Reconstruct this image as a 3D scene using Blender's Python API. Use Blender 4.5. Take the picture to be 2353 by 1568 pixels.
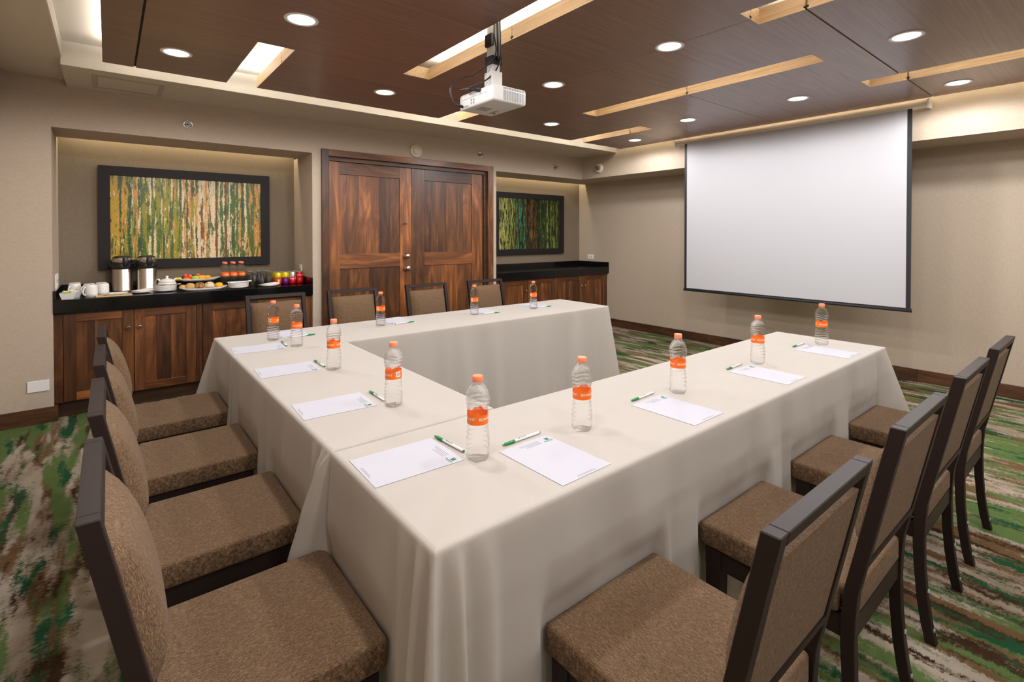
import bpy, bmesh, math, random
from mathutils import Vector, Matrix
random.seed(7)
PI = math.pi
for o in list(bpy.data.objects): bpy.data.objects.remove(o)
SC = bpy.context.scene
COL = SC.collection

# ------------------------------------------------------------------ camera, world, exposure
cam_d = bpy.data.cameras.new('camera'); cam = bpy.data.objects.new('camera', cam_d); COL.objects.link(cam)
cam_d.sensor_fit = 'HORIZONTAL'; cam_d.sensor_width = 36.0; cam_d.lens = 1150.62 * 36 / 2353
cam_d.shift_x = (1176.5 - 1177.8) / 2353; cam_d.shift_y = -(784 - 552.77) / 2353
cam_d.clip_start = .02
_yaw, _pit = math.radians(38.93), math.radians(-.6667)
cam.location = (0, 0, 1.37)
cam.rotation_euler = (PI/2 + _pit, 0, -_yaw)
SC.camera = cam
w = bpy.data.worlds.new('world'); SC.world = w; w.use_nodes = True
w.node_tree.nodes['Background'].inputs[0].default_value = (.5, .45, .4, 1)
w.node_tree.nodes['Background'].inputs[1].default_value = .05
SC.view_settings.view_transform = 'Standard'; SC.view_settings.look = 'None'
SC.view_settings.exposure = -0.15; SC.view_settings.gamma = 1; SC.view_settings.use_curve_mapping = False

SPOT_W, COVE_W, NICHE_W = 39.0, 7.5, 3.6
def area_light(name, loc, sx, sy, power, color, rot):
    l = bpy.data.lights.new(name, 'AREA'); l.shape = 'RECTANGLE'; l.size = sx; l.size_y = sy
    l.energy = power; l.color = color
    o = bpy.data.objects.new(name, l); o.location = loc; o.rotation_euler = rot; COL.objects.link(o); return o
ZW, TW, ZS = 2.475, .08, 2.62          # underside of the wooden ceiling, its depth, the slab
SLOTS = [(.677,.878,3.16,4.15), (1.585,1.788,1.243,3.16), (2.45,2.66,3.16,4.15), (3.367,3.562,1.243,3.16),
         (4.225,4.44,3.16,4.15), (.677,.878,-.75,1.243), (2.465,2.67,-.75,1.243), (4.235,4.445,-.75,1.243)]
WARM = (1, .985, .96)
UP = (PI, 0, 0)
for x0, x1, y0, y1 in SLOTS:           # fluorescent battens lying on the wooden ceiling beside every slot
    for xx in (x0-.045, x1+.045):
        area_light('cove_batten', (xx, (y0+y1)/2, ZW+TW+.012), .03, y1-y0-.1, COVE_W*(y1-y0)*.5, WARM, UP)
area_light('cove_batten', (2.55, 4.09, ZW+TW+.012), 5.0, .03, COVE_W*5*.8, WARM, UP)
area_light('cove_batten', (.05, .8, ZW+TW+.012), .03, 6.6, COVE_W*5*.8, WARM, UP)
area_light('cove_batten', (5.09, .8, ZW+TW+.012), .03, 6.6, COVE_W*5*.8, (1, .93, .76), UP)
for a, b in ((-.30, 1.51), (3.77, 5.84)):   # strip lights hidden above the two niches
    area_light('niche_batten', ((a+b)/2, 5.475, 2.30), b-a, .03, NICHE_W*(b-a), (1, .86, .58), (math.radians(18), 0, 0))

# ------------------------------------------------------------------ materials
def srgb(r, g, b):
    f = lambda c: (c/12.92 if c <= .04045 else ((c+.055)/1.055)**2.4)
    return (f(r/255), f(g/255), f(b/255), 1)
class NT:
    def __init__(s, name):
        s.m = bpy.data.materials.new(name); s.m.use_nodes = True; s.t = s.m.node_tree
        s.b = s.t.nodes['Principled BSDF']; s.out = s.t.nodes['Material Output']
    def n(s, typ, **kw):
        nd = s.t.nodes.new('ShaderNode'+typ)
        for k, v in kw.items(): setattr(nd, k, v)
        return nd
    def l(s, a, b): s.t.links.new(a, b)
    def setp(s, **kw):
        for k, v in kw.items():
            s.b.inputs[k.replace('_', ' ')].default_value = v
    def coords(s, scale, kind='Object', rnd=True):
        tc = s.n('TexCoord'); src = tc.outputs[kind]
        if rnd:
            oi = s.n('ObjectInfo'); mu = s.n('Math', operation='MULTIPLY'); mu.inputs[1].default_value = 53.7
            s.l(oi.outputs['Random'], mu.inputs[0]); cx = s.n('CombineXYZ')
            for i in range(3): s.l(mu.outputs[0], cx.inputs[i])
            ad = s.n('VectorMath', operation='ADD'); s.l(src, ad.inputs[0]); s.l(cx.outputs[0], ad.inputs[1]); src = ad.outputs[0]
        mp = s.n('Mapping'); mp.inputs['Scale'].default_value = scale; s.l(src, mp.inputs['Vector'])
        return mp.outputs[0]
    def noise(s, vec, scale=1, detail=4, rough=.55, dist=0):
        nn = s.n('TexNoise'); nn.inputs['Scale'].default_value = scale; nn.inputs['Detail'].default_value = detail
        nn.inputs['Roughness'].default_value = rough; nn.inputs['Distortion'].default_value = dist
        s.l(vec, nn.inputs['Vector']); return nn.outputs['Fac']
    def ramp(s, fac, stops, interp='LINEAR'):
        r = s.n('ValToRGB'); r.color_ramp.interpolation = interp
        e = r.color_ramp.elements
        while len(e) < len(stops): e.new(.5)
        for i, (p, c) in enumerate(stops): e[i].position = p; e[i].color = c
        s.l(fac, r.inputs[0]); return r.outputs[0]
    def mix(s, a, b, fac, mode='MIX'):
        m = s.n('Mix', data_type='RGBA', blend_type=mode)
        for v, i in ((a, 6), (b, 7), (fac, 0)):
            if hasattr(v, 'is_linked'): s.l(v, m.inputs[i])
            else: m.inputs[i].default_value = v
        return m.outputs[2]
    def bump(s, h, strength=.2, dist=.002):
        b = s.n('Bump'); b.inputs['Strength'].default_value = strength; b.inputs['Distance'].default_value = dist
        s.l(h, b.inputs['Height']); s.l(b.outputs[0], s.b.inputs['Normal'])
    def col(s, c):
        if hasattr(c, 'is_linked'): s.l(c, s.b.inputs['Base Color'])
        else: s.b.inputs['Base Color'].default_value = c
        return s
M = {}
def plain(name, rgb, rough=.5, metal=0, spec=.5, **kw):
    t = NT(name); t.col(srgb(*rgb)); t.setp(Roughness=rough, Metallic=metal); t.b.inputs['Specular IOR Level'].default_value = spec
    for k, v in kw.items(): t.b.inputs[k.replace('_', ' ')].default_value = v
    M[name] = t.m
def wood(name, dark, mid, light, axis, rough=.4, var=.8, along=1.0, across=9.0, spec=.5):
    t = NT(name)
    sc = [across]*3; sc[axis] = along
    v = t.coords(tuple(sc))
    n1 = t.noise(v, 1.3, 5, .6, 2.6)
    c = t.ramp(n1, [(.2, srgb(*dark)), (.5, srgb(*mid)), (.82, srgb(*light))])
    sc2 = [across*16]*3; sc2[axis] = along*2.2
    n2 = t.noise(t.coords(tuple(sc2)), 1.0, 3, .6, .3)
    g = t.ramp(n2, [(.35, (.55, .5, .47, 1)), (.6, (1, 1, 1, 1))])
    c = t.mix(c, g, .65, 'MULTIPLY')
    if var:
        oi = t.n('ObjectInfo')
        tone = t.ramp(oi.outputs['Random'], [(0, (.5, .46, .43, 1)), (.35, (.8, .76, .72, 1)), (.7, (1.05, 1.0, .96, 1)), (1, (1.6, 1.45, 1.25, 1))])
        c = t.mix(c, tone, var, 'MULTIPLY')
    t.col(c); t.setp(Roughness=rough); t.b.inputs['Specular IOR Level'].default_value = spec
    t.bump(n2, .12, .001); M[name] = t.m
wood('walnut_v', (46,26,14), (102,62,32), (164,106,56), 2, .36, 1.0, .7, 4.5)
wood('walnut_h', (46,26,14), (102,62,32), (164,106,56), 0, .36, 1.0, .7, 4.5)
wood('walnut_hy', (46,26,14), (102,62,32), (164,106,56), 1, .36, 1.0, .7, 4.5)
wood('walnut_base', (44,26,15), (80,50,28), (120,78,44), 0, .45, .35); wood('walnut_base_y', (44,26,15), (80,50,28), (120,78,44), 1, .45, .5)
wood('walnut_dark', (40,23,13), (66,40,23), (92,60,36), 0, .45, .4)
wood('veneer', (108,78,67), (136,104,92), (150,119,106), 0, .34, .2, .6, 16, .9)
wood('maple', (182,150,110), (198,168,128), (210,184,150), 1, .5, .2)

t = NT('wallpaper')
v = t.coords((1, 1, 1), rnd=False)
nA = t.noise(t.coords((420, 420, 30), rnd=False), 1, 2); nB = t.noise(t.coords((30, 30, 420), rnd=False), 1, 2)
c = t.mix(t.ramp(nA, [(.3, srgb(174,158,140)), (.7, srgb(192,176,158))]), t.ramp(nB, [(.3, srgb(172,156,138)), (.7, srgb(194,178,160))]), .5)
t.col(c); t.setp(Roughness=.85); t.bump(nB, .08, .001); M['wallpaper'] = t.m
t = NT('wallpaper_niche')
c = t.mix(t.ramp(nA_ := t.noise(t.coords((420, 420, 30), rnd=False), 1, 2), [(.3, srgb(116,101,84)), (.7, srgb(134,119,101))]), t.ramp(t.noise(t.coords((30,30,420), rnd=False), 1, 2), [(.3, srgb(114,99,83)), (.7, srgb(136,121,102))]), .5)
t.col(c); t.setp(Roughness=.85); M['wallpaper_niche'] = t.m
plain('ceiling_paint', (214,208,198), .8); plain('soffit_paint', (196,184,164), .85); plain('slab_paint', (236,234,226), .8)
plain('joint_shade_black', (24,18,16), .7); plain('hatch_trim', (170,160,145), .7)

# carpet: streaks along the room with ragged edges
t = NT('carpet')
jag = t.n('TexNoise'); jag.inputs['Scale'].default_value = 1; jag.inputs['Detail'].default_value = 5; jag.inputs['Roughness'].default_value = .7
t.l(t.coords((13, 85, 1), rnd=False), jag.inputs['Vector'])
base = t.coords((1, 1, 1), rnd=False)
sub = t.n('VectorMath', operation='SUBTRACT'); t.l(jag.outputs['Color'], sub.inputs[0]); sub.inputs[1].default_value = (.5, .5, .5)
scl = t.n('VectorMath', operation='MULTIPLY'); t.l(sub.outputs[0], scl.inputs[0]); scl.inputs[1].default_value = (.05, .03, 0)
add = t.n('VectorMath', operation='ADD'); t.l(base, add.inputs[0]); t.l(scl.outputs[0], add.inputs[1])
def cmap(off, sx, sy):
    mp = t.n('Mapping'); mp.inputs['Location'].default_value = off; mp.inputs['Scale'].default_value = (sx, sy, 1); t.l(add.outputs[0], mp.inputs['Vector']); return mp.outputs[0]
n_br = t.noise(cmap((3, 1, 0), 9.0, 1.25), 1, 5, .58); n_gr = t.noise(cmap((11, 7, 0), 8.2, 1.15), 1, 5, .58)
n_dg = t.noise(cmap((23, 5, 0), 11.5, 2.0), 1, 5, .6); n_db = t.noise(cmap((31, 9, 0), 12, 2.0), 1, 5, .6)
fine = t.noise(t.coords((330, 330, 330), rnd=False), 1, 2, .7)
def mottle(n_, off, amt=.2):
    mm = t.n('Math', operation='MULTIPLY_ADD'); t.l(t.noise(cmap(off, 34, 62), 1, 4, .75), mm.inputs[0]); mm.inputs[1].default_value = amt; mm.inputs[2].default_value = -amt/2
    ad = t.n('Math', operation='ADD'); t.l(n_, ad.inputs[0]); t.l(mm.outputs[0], ad.inputs[1]); return ad.outputs[0]
n_br, n_gr, n_dg, n_db = mottle(n_br, (1, 2, 0)), mottle(n_gr, (4, 8, 0)), mottle(n_dg, (6, 3, 0), .26), mottle(n_db, (9, 5, 0), .26)
c = t.ramp(t.noise(cmap((5, 2, 0), 4, 2), 1, 3), [(.35, srgb(140,124,106)), (.65, srgb(180,168,152))])
st = lambda a, b: [(a, (0, 0, 0, 1)), (b, (1, 1, 1, 1))]
c = t.mix(c, srgb(106,80,54), t.ramp(n_br, st(.485, .555)))
c = t.mix(c, srgb(60,40,24), t.ramp(n_db, st(.535, .60)))
c = t.mix(c, srgb(88,108,60), t.ramp(n_gr, st(.505, .575)))
c = t.mix(c, srgb(34,76,48), t.ramp(n_dg, st(.55, .615)))
c = t.mix(c, t.ramp(fine, [(.3, (.72, .72, .72, 1)), (.7, (1.15, 1.15, 1.15, 1))]), .8, 'MULTIPLY')
t.col(c); t.setp(Roughness=.95); t.b.inputs['Specular IOR Level'].default_value = .1; t.bump(fine, .5, .004); M['carpet'] = t.m

t = NT('granite')
g1 = t.noise(t.coords((260, 260, 260), rnd=False), 1, 2, .8)
t.col(t.ramp(g1, [(.55, srgb(9,9,11)), (.66, srgb(30,29,31)), (.78, srgb(62,60,62))])); t.setp(Roughness=.12); M['granite'] = t.m

t = NT('tablecloth')
f = t.noise(t.coords((500, 500, 500), rnd=False), 1, 2); wv = t.noise(t.coords((3, 3, 3), rnd=False), 1, 3)
t.col(t.mix(srgb(190,183,176), srgb(184,176,168), wv)); t.setp(Roughness=.8); t.b.inputs['Specular IOR Level'].default_value = .25
t.b.inputs['Sheen Weight'].default_value = .15
tl = t.n('BsdfTranslucent'); tl.inputs[0].default_value = srgb(216,200,150); mx = t.n('MixShader'); mx.inputs[0].default_value = .16
t.l(t.b.outputs[0], mx.inputs[1]); t.l(tl.outputs[0], mx.inputs[2]); t.l(mx.outputs[0], t.out.inputs[0]); M['tablecloth'] = t.m

t = NT('fabric')
fa = t.noise(t.coords((820, 120, 120), rnd=False), 1, 3, .7); fb = t.noise(t.coords((500, 260, 700), rnd=False), 1, 3, .7)
c = t.mix(t.ramp(fa, [(.34, srgb(44,31,24)), (.5, srgb(100,78,58)), (.68, srgb(156,126,94))]), t.ramp(fb, [(.36, srgb(54,38,29)), (.66, srgb(138,108,78))]), .4)
t.col(c); t.setp(Roughness=.9); t.b.inputs['Specular IOR Level'].default_value = .2; t.b.inputs['Sheen Weight'].default_value = .04
t.bump(fa, .35, .002); M['fabric'] = t.m
plain('chair_wood', (40,29,26), .45, spec=.22); plain('glide', (225,225,225), .15, Transmission_Weight=.6)
plain('frame_black', (30,25,26), .6, spec=.3); plain('chrome', (215,212,208), .18, 1); plain('steel', (190,180,168), .28, 1); plain('black_plastic', (18,17,18), .35)
plain('porcelain', (236,232,228), .25); plain('white_plastic', (232,230,228), .4); plain('beige_plastic', (176,160,138), .5); plain('cream_plastic', (226,216,192), .45); plain('projector_white', (200,197,195), .45)
plain('screen_white', (184,183,188), .85); plain('screen_black', (24,22,26), .6); plain('case_white', (222,208,194), .5); plain('grey_print', (150,146,142), .6)
plain('paper', (182,180,189), .8); plain('ink', (120,122,128), .8); plain('logo_green', (24,110,70), .7); plain('pen_green', (20,130,60), .3); plain('pen_white', (236,236,238), .25)
plain('cap_orange', (255,138,96), .4); plain('print_white', (250,246,240), .5); plain('ink_black', (20,20,20), .5)
plain('label_orange', (246,112,24), .4); plain('beige_napkin', (214,186,140), .8); plain('napkin', (240,236,232), .9)
plain('bamboo', (206,172,118), .6); plain('cookie_tan', (206,160,100), .8); plain('cookie_white', (226,206,172), .7); plain('cookie_yellow', (236,170,20), .6)
plain('choc', (90,52,26), .6); plain('melon_yellow', (226,206,30), .4); plain('papaya', (246,112,24), .4); plain('melon_green', (160,206,70), .4); plain('cantaloupe', (250,168,40), .4)
plain('strawberry', (240,92,70), .4); plain('berry', (20,18,26), .35); plain('can_red', (200,18,24), .3, .3); plain('can_silver', (205,205,208), .28, .9); plain('can_yellow', (226,200,24), .3, .3)
plain('can_orange', (196,84,24), .3, .3); plain('can_purple', (110,20,112), .3, .3); plain('tea_green', (170,172,60), .7); plain('cable', (22,21,24), .4); plain('table_board', (190,170,140), .6); plain('metal_grey', (120,120,122), .4, .8)
t = NT('cookie_choc'); nn = t.noise(t.coords((60, 60, 60), rnd=False), 1, 4); t.col(t.ramp(nn, [(.42, srgb(112,70,36)), (.6, srgb(190,142,84))])); t.setp(Roughness=.8); M['cookie_choc'] = t.m
t = NT('lamp_glow'); t.col((1, 1, 1, 1)); t.b.inputs['Emission Color'].default_value = (1, .97, .95, 1); t.b.inputs['Emission Strength'].default_value = 9; M['lamp_glow'] = t.m
# clear PET filled with water: part refracts, part passes straight through
t = NT('water'); t.setp(Roughness=0.0, IOR=1.25); t.b.inputs['Transmission Weight'].default_value = 1; t.b.inputs['Base Color'].default_value = (1, 1, 1, 1)
tr = t.n('BsdfTransparent'); mx = t.n('MixShader'); mx.inputs[0].default_value = .58; t.l(t.b.outputs[0], mx.inputs[1]); t.l(tr.outputs[0], mx.inputs[2]); t.l(mx.outputs[0], t.out.inputs[0]); M['water'] = t.m
t = NT('glass'); lw = t.n('LayerWeight'); lw.inputs['Blend'].default_value = .35; tr = t.n('BsdfTransparent'); tr.inputs[0].default_value = (.96, .97, .97, 1)
gs = t.n('BsdfGlossy'); gs.inputs['Roughness'].default_value = .05; mx = t.n('MixShader'); t.l(lw.outputs['Facing'], mx.inputs[0]); t.l(tr.outputs[0], mx.inputs[1]); t.l(gs.outputs[0], mx.inputs[2]); t.l(mx.outputs[0], t.out.inputs[0]); M['glass'] = t.m
def painting_mat(name, half, stops, over, jit):
    """vertical bands laid out across the canvas, with ragged edges and scraped patches"""
    t = NT(name)
    def dist(scale, amt, src):
        dn = t.n('TexNoise'); dn.inputs['Scale'].default_value = 1; dn.inputs['Detail'].default_value = 5; dn.inputs['Roughness'].default_value = .7; t.l(t.coords(scale, rnd=False), dn.inputs['Vector'])
        sub = t.n('VectorMath', operation='SUBTRACT'); t.l(dn.outputs['Color'], sub.inputs[0]); sub.inputs[1].default_value = (.5,)*3
        scl = t.n('VectorMath', operation='SCALE'); t.l(sub.outputs[0], scl.inputs[0]); scl.inputs['Scale'].default_value = amt
        ad = t.n('VectorMath', operation='ADD'); t.l(src, ad.inputs[0]); t.l(scl.outputs[0], ad.inputs[1]); return ad.outputs[0]
    p = dist((90, 1, 60), jit, t.coords((1, 1, 1), rnd=False)); p = dist((14, 1, 3), jit*1.2, p)
    sx = t.n('SeparateXYZ'); t.l(p, sx.inputs[0]); mr = t.n('MapRange'); mr.inputs[1].default_value = -half; mr.inputs[2].default_value = half; t.l(sx.outputs[0], mr.inputs[0])
    c = t.ramp(mr.outputs[0], stops, 'CONSTANT')
    for k_, (sh, sc2) in enumerate(((.041, (22, 0, 1.6)), (-.067, (30, 0, 3.0)))):
        ah = t.n('Math', operation='ADD'); t.l(mr.outputs[0], ah.inputs[0]); ah.inputs[1].default_value = sh
        m2 = t.n('Mapping'); m2.inputs['Location'].default_value = (31+17*k_, 0, 8+5*k_); m2.inputs['Scale'].default_value = sc2; t.l(p, m2.inputs['Vector'])
        c = t.mix(c, t.ramp(ah.outputs[0], stops, 'CONSTANT'), t.ramp(t.noise(m2.outputs[0], 1, 6, .72), [(.5, (0, 0, 0, 1)), (.52, (1, 1, 1, 1))]))
    for loc, sc_, col_, lo in over:
        m = t.n('Mapping'); m.inputs['Location'].default_value = loc; m.inputs['Scale'].default_value = sc_; t.l(p, m.inputs['Vector'])
        c = t.mix(c, col_, t.ramp(t.noise(m.outputs[0], 1, 5, .7), [(lo, (0, 0, 0, 1)), (lo+.025, (1, 1, 1, 1))]))
    fi = t.noise(t.coords((150, 1, 50), rnd=False), 1, 3, .7); c = t.mix(c, t.ramp(fi, [(.3, (.6, .6, .6, 1)), (.65, (1.1, 1.1, 1.1, 1))]), .7, 'MULTIPLY')
    t.col(c); t.setp(Roughness=.4); M[name] = t.m
G1, G2, OL, YE, OR, CR, BR = srgb(44,74,20), srgb(74,100,28), srgb(152,144,8), srgb(190,152,20), srgb(216,150,66), srgb(234,210,170), srgb(122,72,18)
_st = [(290,YE),(350,G1),(410,OR),(455,G1),(510,OL),(575,CR),(605,G2),(750,CR),(782,OL),(840,CR),(870,OL),(942,G1),(985,OR),(1020,G2),(1070,OL),(1112,CR),(1132,G1),(1165,CR),(1200,BR),(1238,OR),(1292,CR),(1385,G1),(1430,CR),(1500,BR),(1536,CR),(1570,G2),(1690,CR),(1712,G1),(1770,CR),(1802,OR),(1850,G2),(2034,OR)]
painting_mat('birch_art', .593, [((x-288)/1842, c_) for x, c_ in _st],
    [((3, 0, 9), (16, 0, 4.5), G2, .585), ((8, 0, 2), (34, 0, 7), CR, .60), ((21, 0, 4), (24, 0, 3.5), G1, .59), ((1, 0, 14), (26, 0, 2.5), OL, .60), ((4, 0, 24), (30, 0, 5), G1, .60), ((14, 0, 1), (70, 0, 30), BR, .64)], .028)
BK, DG, LG, TE, LI, RU = srgb(16,18,12), srgb(48,64,22), srgb(124,148,58), srgb(72,146,96), srgb(186,184,98), srgb(124,76,26)
_st = [(148,LI),(206,LG),(222,LI),(250,LG),(282,RU),(325,TE),(362,BK),(375,TE),(402,BK),(440,DG),(458,RU),(490,BK),(500,RU),(528,BK),(556,DG),(575,LG),(585,BK),(622,DG),(650,LG),(668,DG),(700,LG),(722,DG),(735,LG),(760,BK),(775,LG),(790,DG),(830,RU),(850,DG)]
painting_mat('dark_forest_art', .593, [((x-148)/720, c_) for x, c_ in _st],
    [((5, 0, 1), (70, 0, 5), BK, .51), ((9, 0, 6), (60, 0, 4), LG, .61), ((19, 0, 2), (110, 0, 9), BK, .54), ((2, 0, 3), (26, 0, 5), BK, .58)], .03)

# ------------------------------------------------------------------ mesh helpers
class MB:
    def __init__(s): s.v = []; s.f = []; s.mi = []; s.sm = []
    def add(s, vs, fs, mi=0, smooth=False):
        k = len(s.v); s.v += [tuple(p) for p in vs]
        for f in fs: s.f.append(tuple(i+k for i in f)); s.mi.append(mi); s.sm.append(smooth)
        return s
    def box(s, x0, x1, y0, y1, z0, z1, mi=0):
        vs = [(x, y, z) for z in (z0, z1) for y in (y0, y1) for x in (x0, x1)]
        return s.add(vs, [(0,2,3,1),(4,5,7,6),(0,1,5,4),(2,6,7,3),(0,4,6,2),(1,3,7,5)], mi)
    def lathe(s, prof, n=24, c=(0,0,0), axis='Z', mi=0, smooth=True, cap=True, fn=None):
        vs = []
        for r, z in prof:
            for i in range(n):
                a = 2*PI*i/n; rr = fn(r, z, a) if fn else r
                vs.append((rr*math.cos(a), rr*math.sin(a), z))
        fs = [(j*n+i, j*n+(i+1) % n, (j+1)*n+(i+1) % n, (j+1)*n+i) for j in range(len(prof)-1) for i in range(n)]
        k0 = len(s.v)
        if axis == 'Y': vs = [(x, z, y) for x, y, z in vs]; fs = [f[::-1] for f in fs]
        if axis == 'X': vs = [(z, x, y) for x, y, z in vs]
        vs = [(x+c[0], y+c[1], z+c[2]) for x, y, z in vs]
        s.add(vs, fs, mi, smooth)
        if cap:
            bot = tuple(range(k0, k0+n)); top = tuple(range(k0+(len(prof)-1)*n, k0+len(prof)*n))
            for f, rev in ((bot, True), (top, False)):
                if axis == 'Y': rev = not rev
                s.f.append(f[::-1] if rev else f); s.mi.append(mi); s.sm.append(False)
        return s
    def tube(s, pts, r, n=8, mi=0):
        pts = [Vector(p) for p in pts]; vs = []; k0 = len(s.v)
        up = Vector((0, 0, 1)); prev = None
        for i, p in enumerate(pts):
            d = (pts[min(i+1, len(pts)-1)] - pts[max(i-1, 0)]).normalized()
            a = d.cross(prev if prev is not None else (up if abs(d.z) < .9 else Vector((1, 0, 0)))).normalized()
            b = a.cross(d).normalized(); prev = b
            a = d.cross(b) * -1
            rr = r[i] if isinstance(r, (list, tuple)) else r
            for k in range(n):
                q = p + a*(rr*math.cos(2*PI*k/n)) + b*(rr*math.sin(2*PI*k/n)); vs.append(tuple(q))
        m = len(pts)
        fs = [(j*n+i, j*n+(i+1) % n, (j+1)*n+(i+1) % n, (j+1)*n+i) for j in range(m-1) for i in range(n)]
        s.add(vs, fs, mi, True)
        s.f += [tuple(range(k0, k0+n))[::-1], tuple(range(k0+(m-1)*n, k0+m*n))]; s.mi += [mi, mi]; s.sm += [False, False]
        return s
    def prism(s, poly, z0, z1, mi=0):
        n = len(poly)
        return s.add([(x, y, z0) for x, y in poly]+[(x, y, z1) for x, y in poly], [tuple(range(n))[::-1], tuple(range(n, 2*n))]+[(i, (i+1) % n, n+(i+1) % n, n+i) for i in range(n)], mi)
    def mesh(s, name, bevel=0, seg=2, fix=True):
        me = bpy.data.meshes.new(name); me.from_pydata(s.v, [], s.f)
        me.polygons.foreach_set('material_index', s.mi); me.polygons.foreach_set('use_smooth', s.sm)
        if bevel or fix:
            bm = bmesh.new(); bm.from_mesh(me)
            if fix: bmesh.ops.recalc_face_normals(bm, faces=bm.faces)
            if bevel:
                es = [e for e in bm.edges if len(e.link_faces) == 2 and e.calc_face_angle(0) > .5]
                bmesh.ops.bevel(bm, geom=es, offset=bevel, segments=seg, profile=.5, affect='EDGES', clamp_overlap=True)
                if bevel > .004:
                    for f in bm.faces: f.smooth = True
            bm.to_mesh(me); bm.free()
            if bevel > .004:
                try: me.set_sharp_from_angle(angle=math.radians(50))
                except Exception: pass
        me.update(); return me
    def build(s, name, mats, parent=None, loc=None, bevel=0, seg=2):
        return put(name, s.mesh(name, bevel, seg), mats, parent, loc)
def put(name, me, mats, parent=None, loc=None, rz=0):
    if mats is not None and not me.materials:
        for m in ([mats] if isinstance(mats, str) else mats): me.materials.append(M[m])
    o = bpy.data.objects.new(name, me); COL.objects.link(o)
    if parent: o.parent = parent
    if loc: o.location = loc
    if rz: o.rotation_euler.z = rz
    return o
def tag(o, label=None, cat=None, group=None, kind=None):
    if label: o['label'] = label
    if cat: o['category'] = cat
    if group: o['group'] = group
    if kind: o['kind'] = kind
    return o
def thing(name, label, cat, loc=(0,0,0), rz=0, group=None, kind=None):
    o = bpy.data.objects.new(name, None); COL.objects.link(o); o.location = loc; o.rotation_euler.z = rz; o.empty_display_size = .05
    return tag(o, label, cat, group, kind)
def copy_tree(o, loc=None, rz=None, label=None, parent=None):
    c = o.copy(); COL.objects.link(c); c.parent = parent
    if loc: c.location = loc
    if rz is not None: c.rotation_euler.z = rz
    if label: c['label'] = label
    for ch in list(o.children): copy_tree(ch, parent=c)
    return c
def B(name, mats, parent, x0, x1, y0, y1, z0, z1, bevel=0):
    return MB().box(x0, x1, y0, y1, z0, z1).build(name, mats, parent, bevel=bevel)
def struct(name, mb, mats, label, cat):
    return tag(mb.build(name, mats), label, cat, kind='structure')
def text_mesh(body, size, mat, flip=False):
    cu = bpy.data.curves.new('lettering', 'FONT'); cu.body = body; cu.size = size; cu.align_x = 'CENTER'; cu.align_y = 'CENTER'; cu.fill_mode = 'FRONT'
    ob = bpy.data.objects.new('lettering', cu); COL.objects.link(ob)
    dg = bpy.context.evaluated_depsgraph_get(); me = bpy.data.meshes.new_from_object(ob.evaluated_get(dg))
    bpy.data.objects.remove(ob); me.materials.clear(); me.materials.append(M[mat]); return me
def wrap(me, r, z, a0):
    """bend flat lettering (x right, y up) around a vertical cylinder"""
    bm = bmesh.new(); bm.from_mesh(me)
    for v in bm.verts:
        a = a0 + v.co.x/r; zz = z + v.co.y; v.co = Vector((r*math.cos(a), r*math.sin(a), zz))
    bm.to_mesh(me); bm.free(); return me
def join_meshes(name, ms):
    bm = bmesh.new()
    for m in ms: bm.from_mesh(m)
    me = bpy.data.meshes.new(name); bm.to_mesh(me); bm.free()
    for m in ms[0].materials: me.materials.append(m)
    return me

# ------------------------------------------------------------------ the room
XL, XR, YN, YA, YB, XBH = -.605, 5.87, -2.9, 4.96, 5.57, 5.285
ZN = 2.157
floor = struct('floor', MB().box(XL-.1, XR+.1, YN-.1, YB+.1, -.1, 0), 'carpet', 'carpet with streaks of green, brown and beige', 'carpet')
struct('wall_left', MB().box(XL-.1, XL, YN, YB+.1, 0, 2.7), 'wallpaper', 'beige papered side wall opposite the projection screen', 'wall')
struct('wall_near', MB().box(XL-.1, XR+.1, YN-.1, YN, 0, 2.7), 'wallpaper', 'beige papered rear wall opposite the double door', 'wall')
struct('wall_right', MB().box(XR, XR+.1, YN, YB+.1, 0, 2.7), 'wallpaper', 'beige papered wall behind the projection screen', 'wall')
mb = MB()
mb.box(XL, -.318, YA, YB, 0, ZN).box(1.531, 1.64, YA, YB, 0, ZN).box(3.655, 3.745, YA, YB, 0, ZN)
mb.box(1.64, 3.655, YA, YB, 2.17, ZN+.005)
mb.box(XL, XBH, YA, 5.44, ZN, 2.70).box(XBH, XR, YA, 5.44, ZN, 2.70)
mb.box(1.64, 3.655, 5.10, 5.2, 0, 2.17)
wall_far = struct('wall_far', mb, 'wallpaper', 'beige papered wall with two niches either side of the double door', 'wall')
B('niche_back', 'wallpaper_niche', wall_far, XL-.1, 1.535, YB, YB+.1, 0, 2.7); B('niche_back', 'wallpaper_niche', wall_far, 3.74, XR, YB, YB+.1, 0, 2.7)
B('niche_lid', 'ceiling_paint', wall_far, XL-.1, XR, 5.44, YB, 2.42, 2.46)

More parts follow.
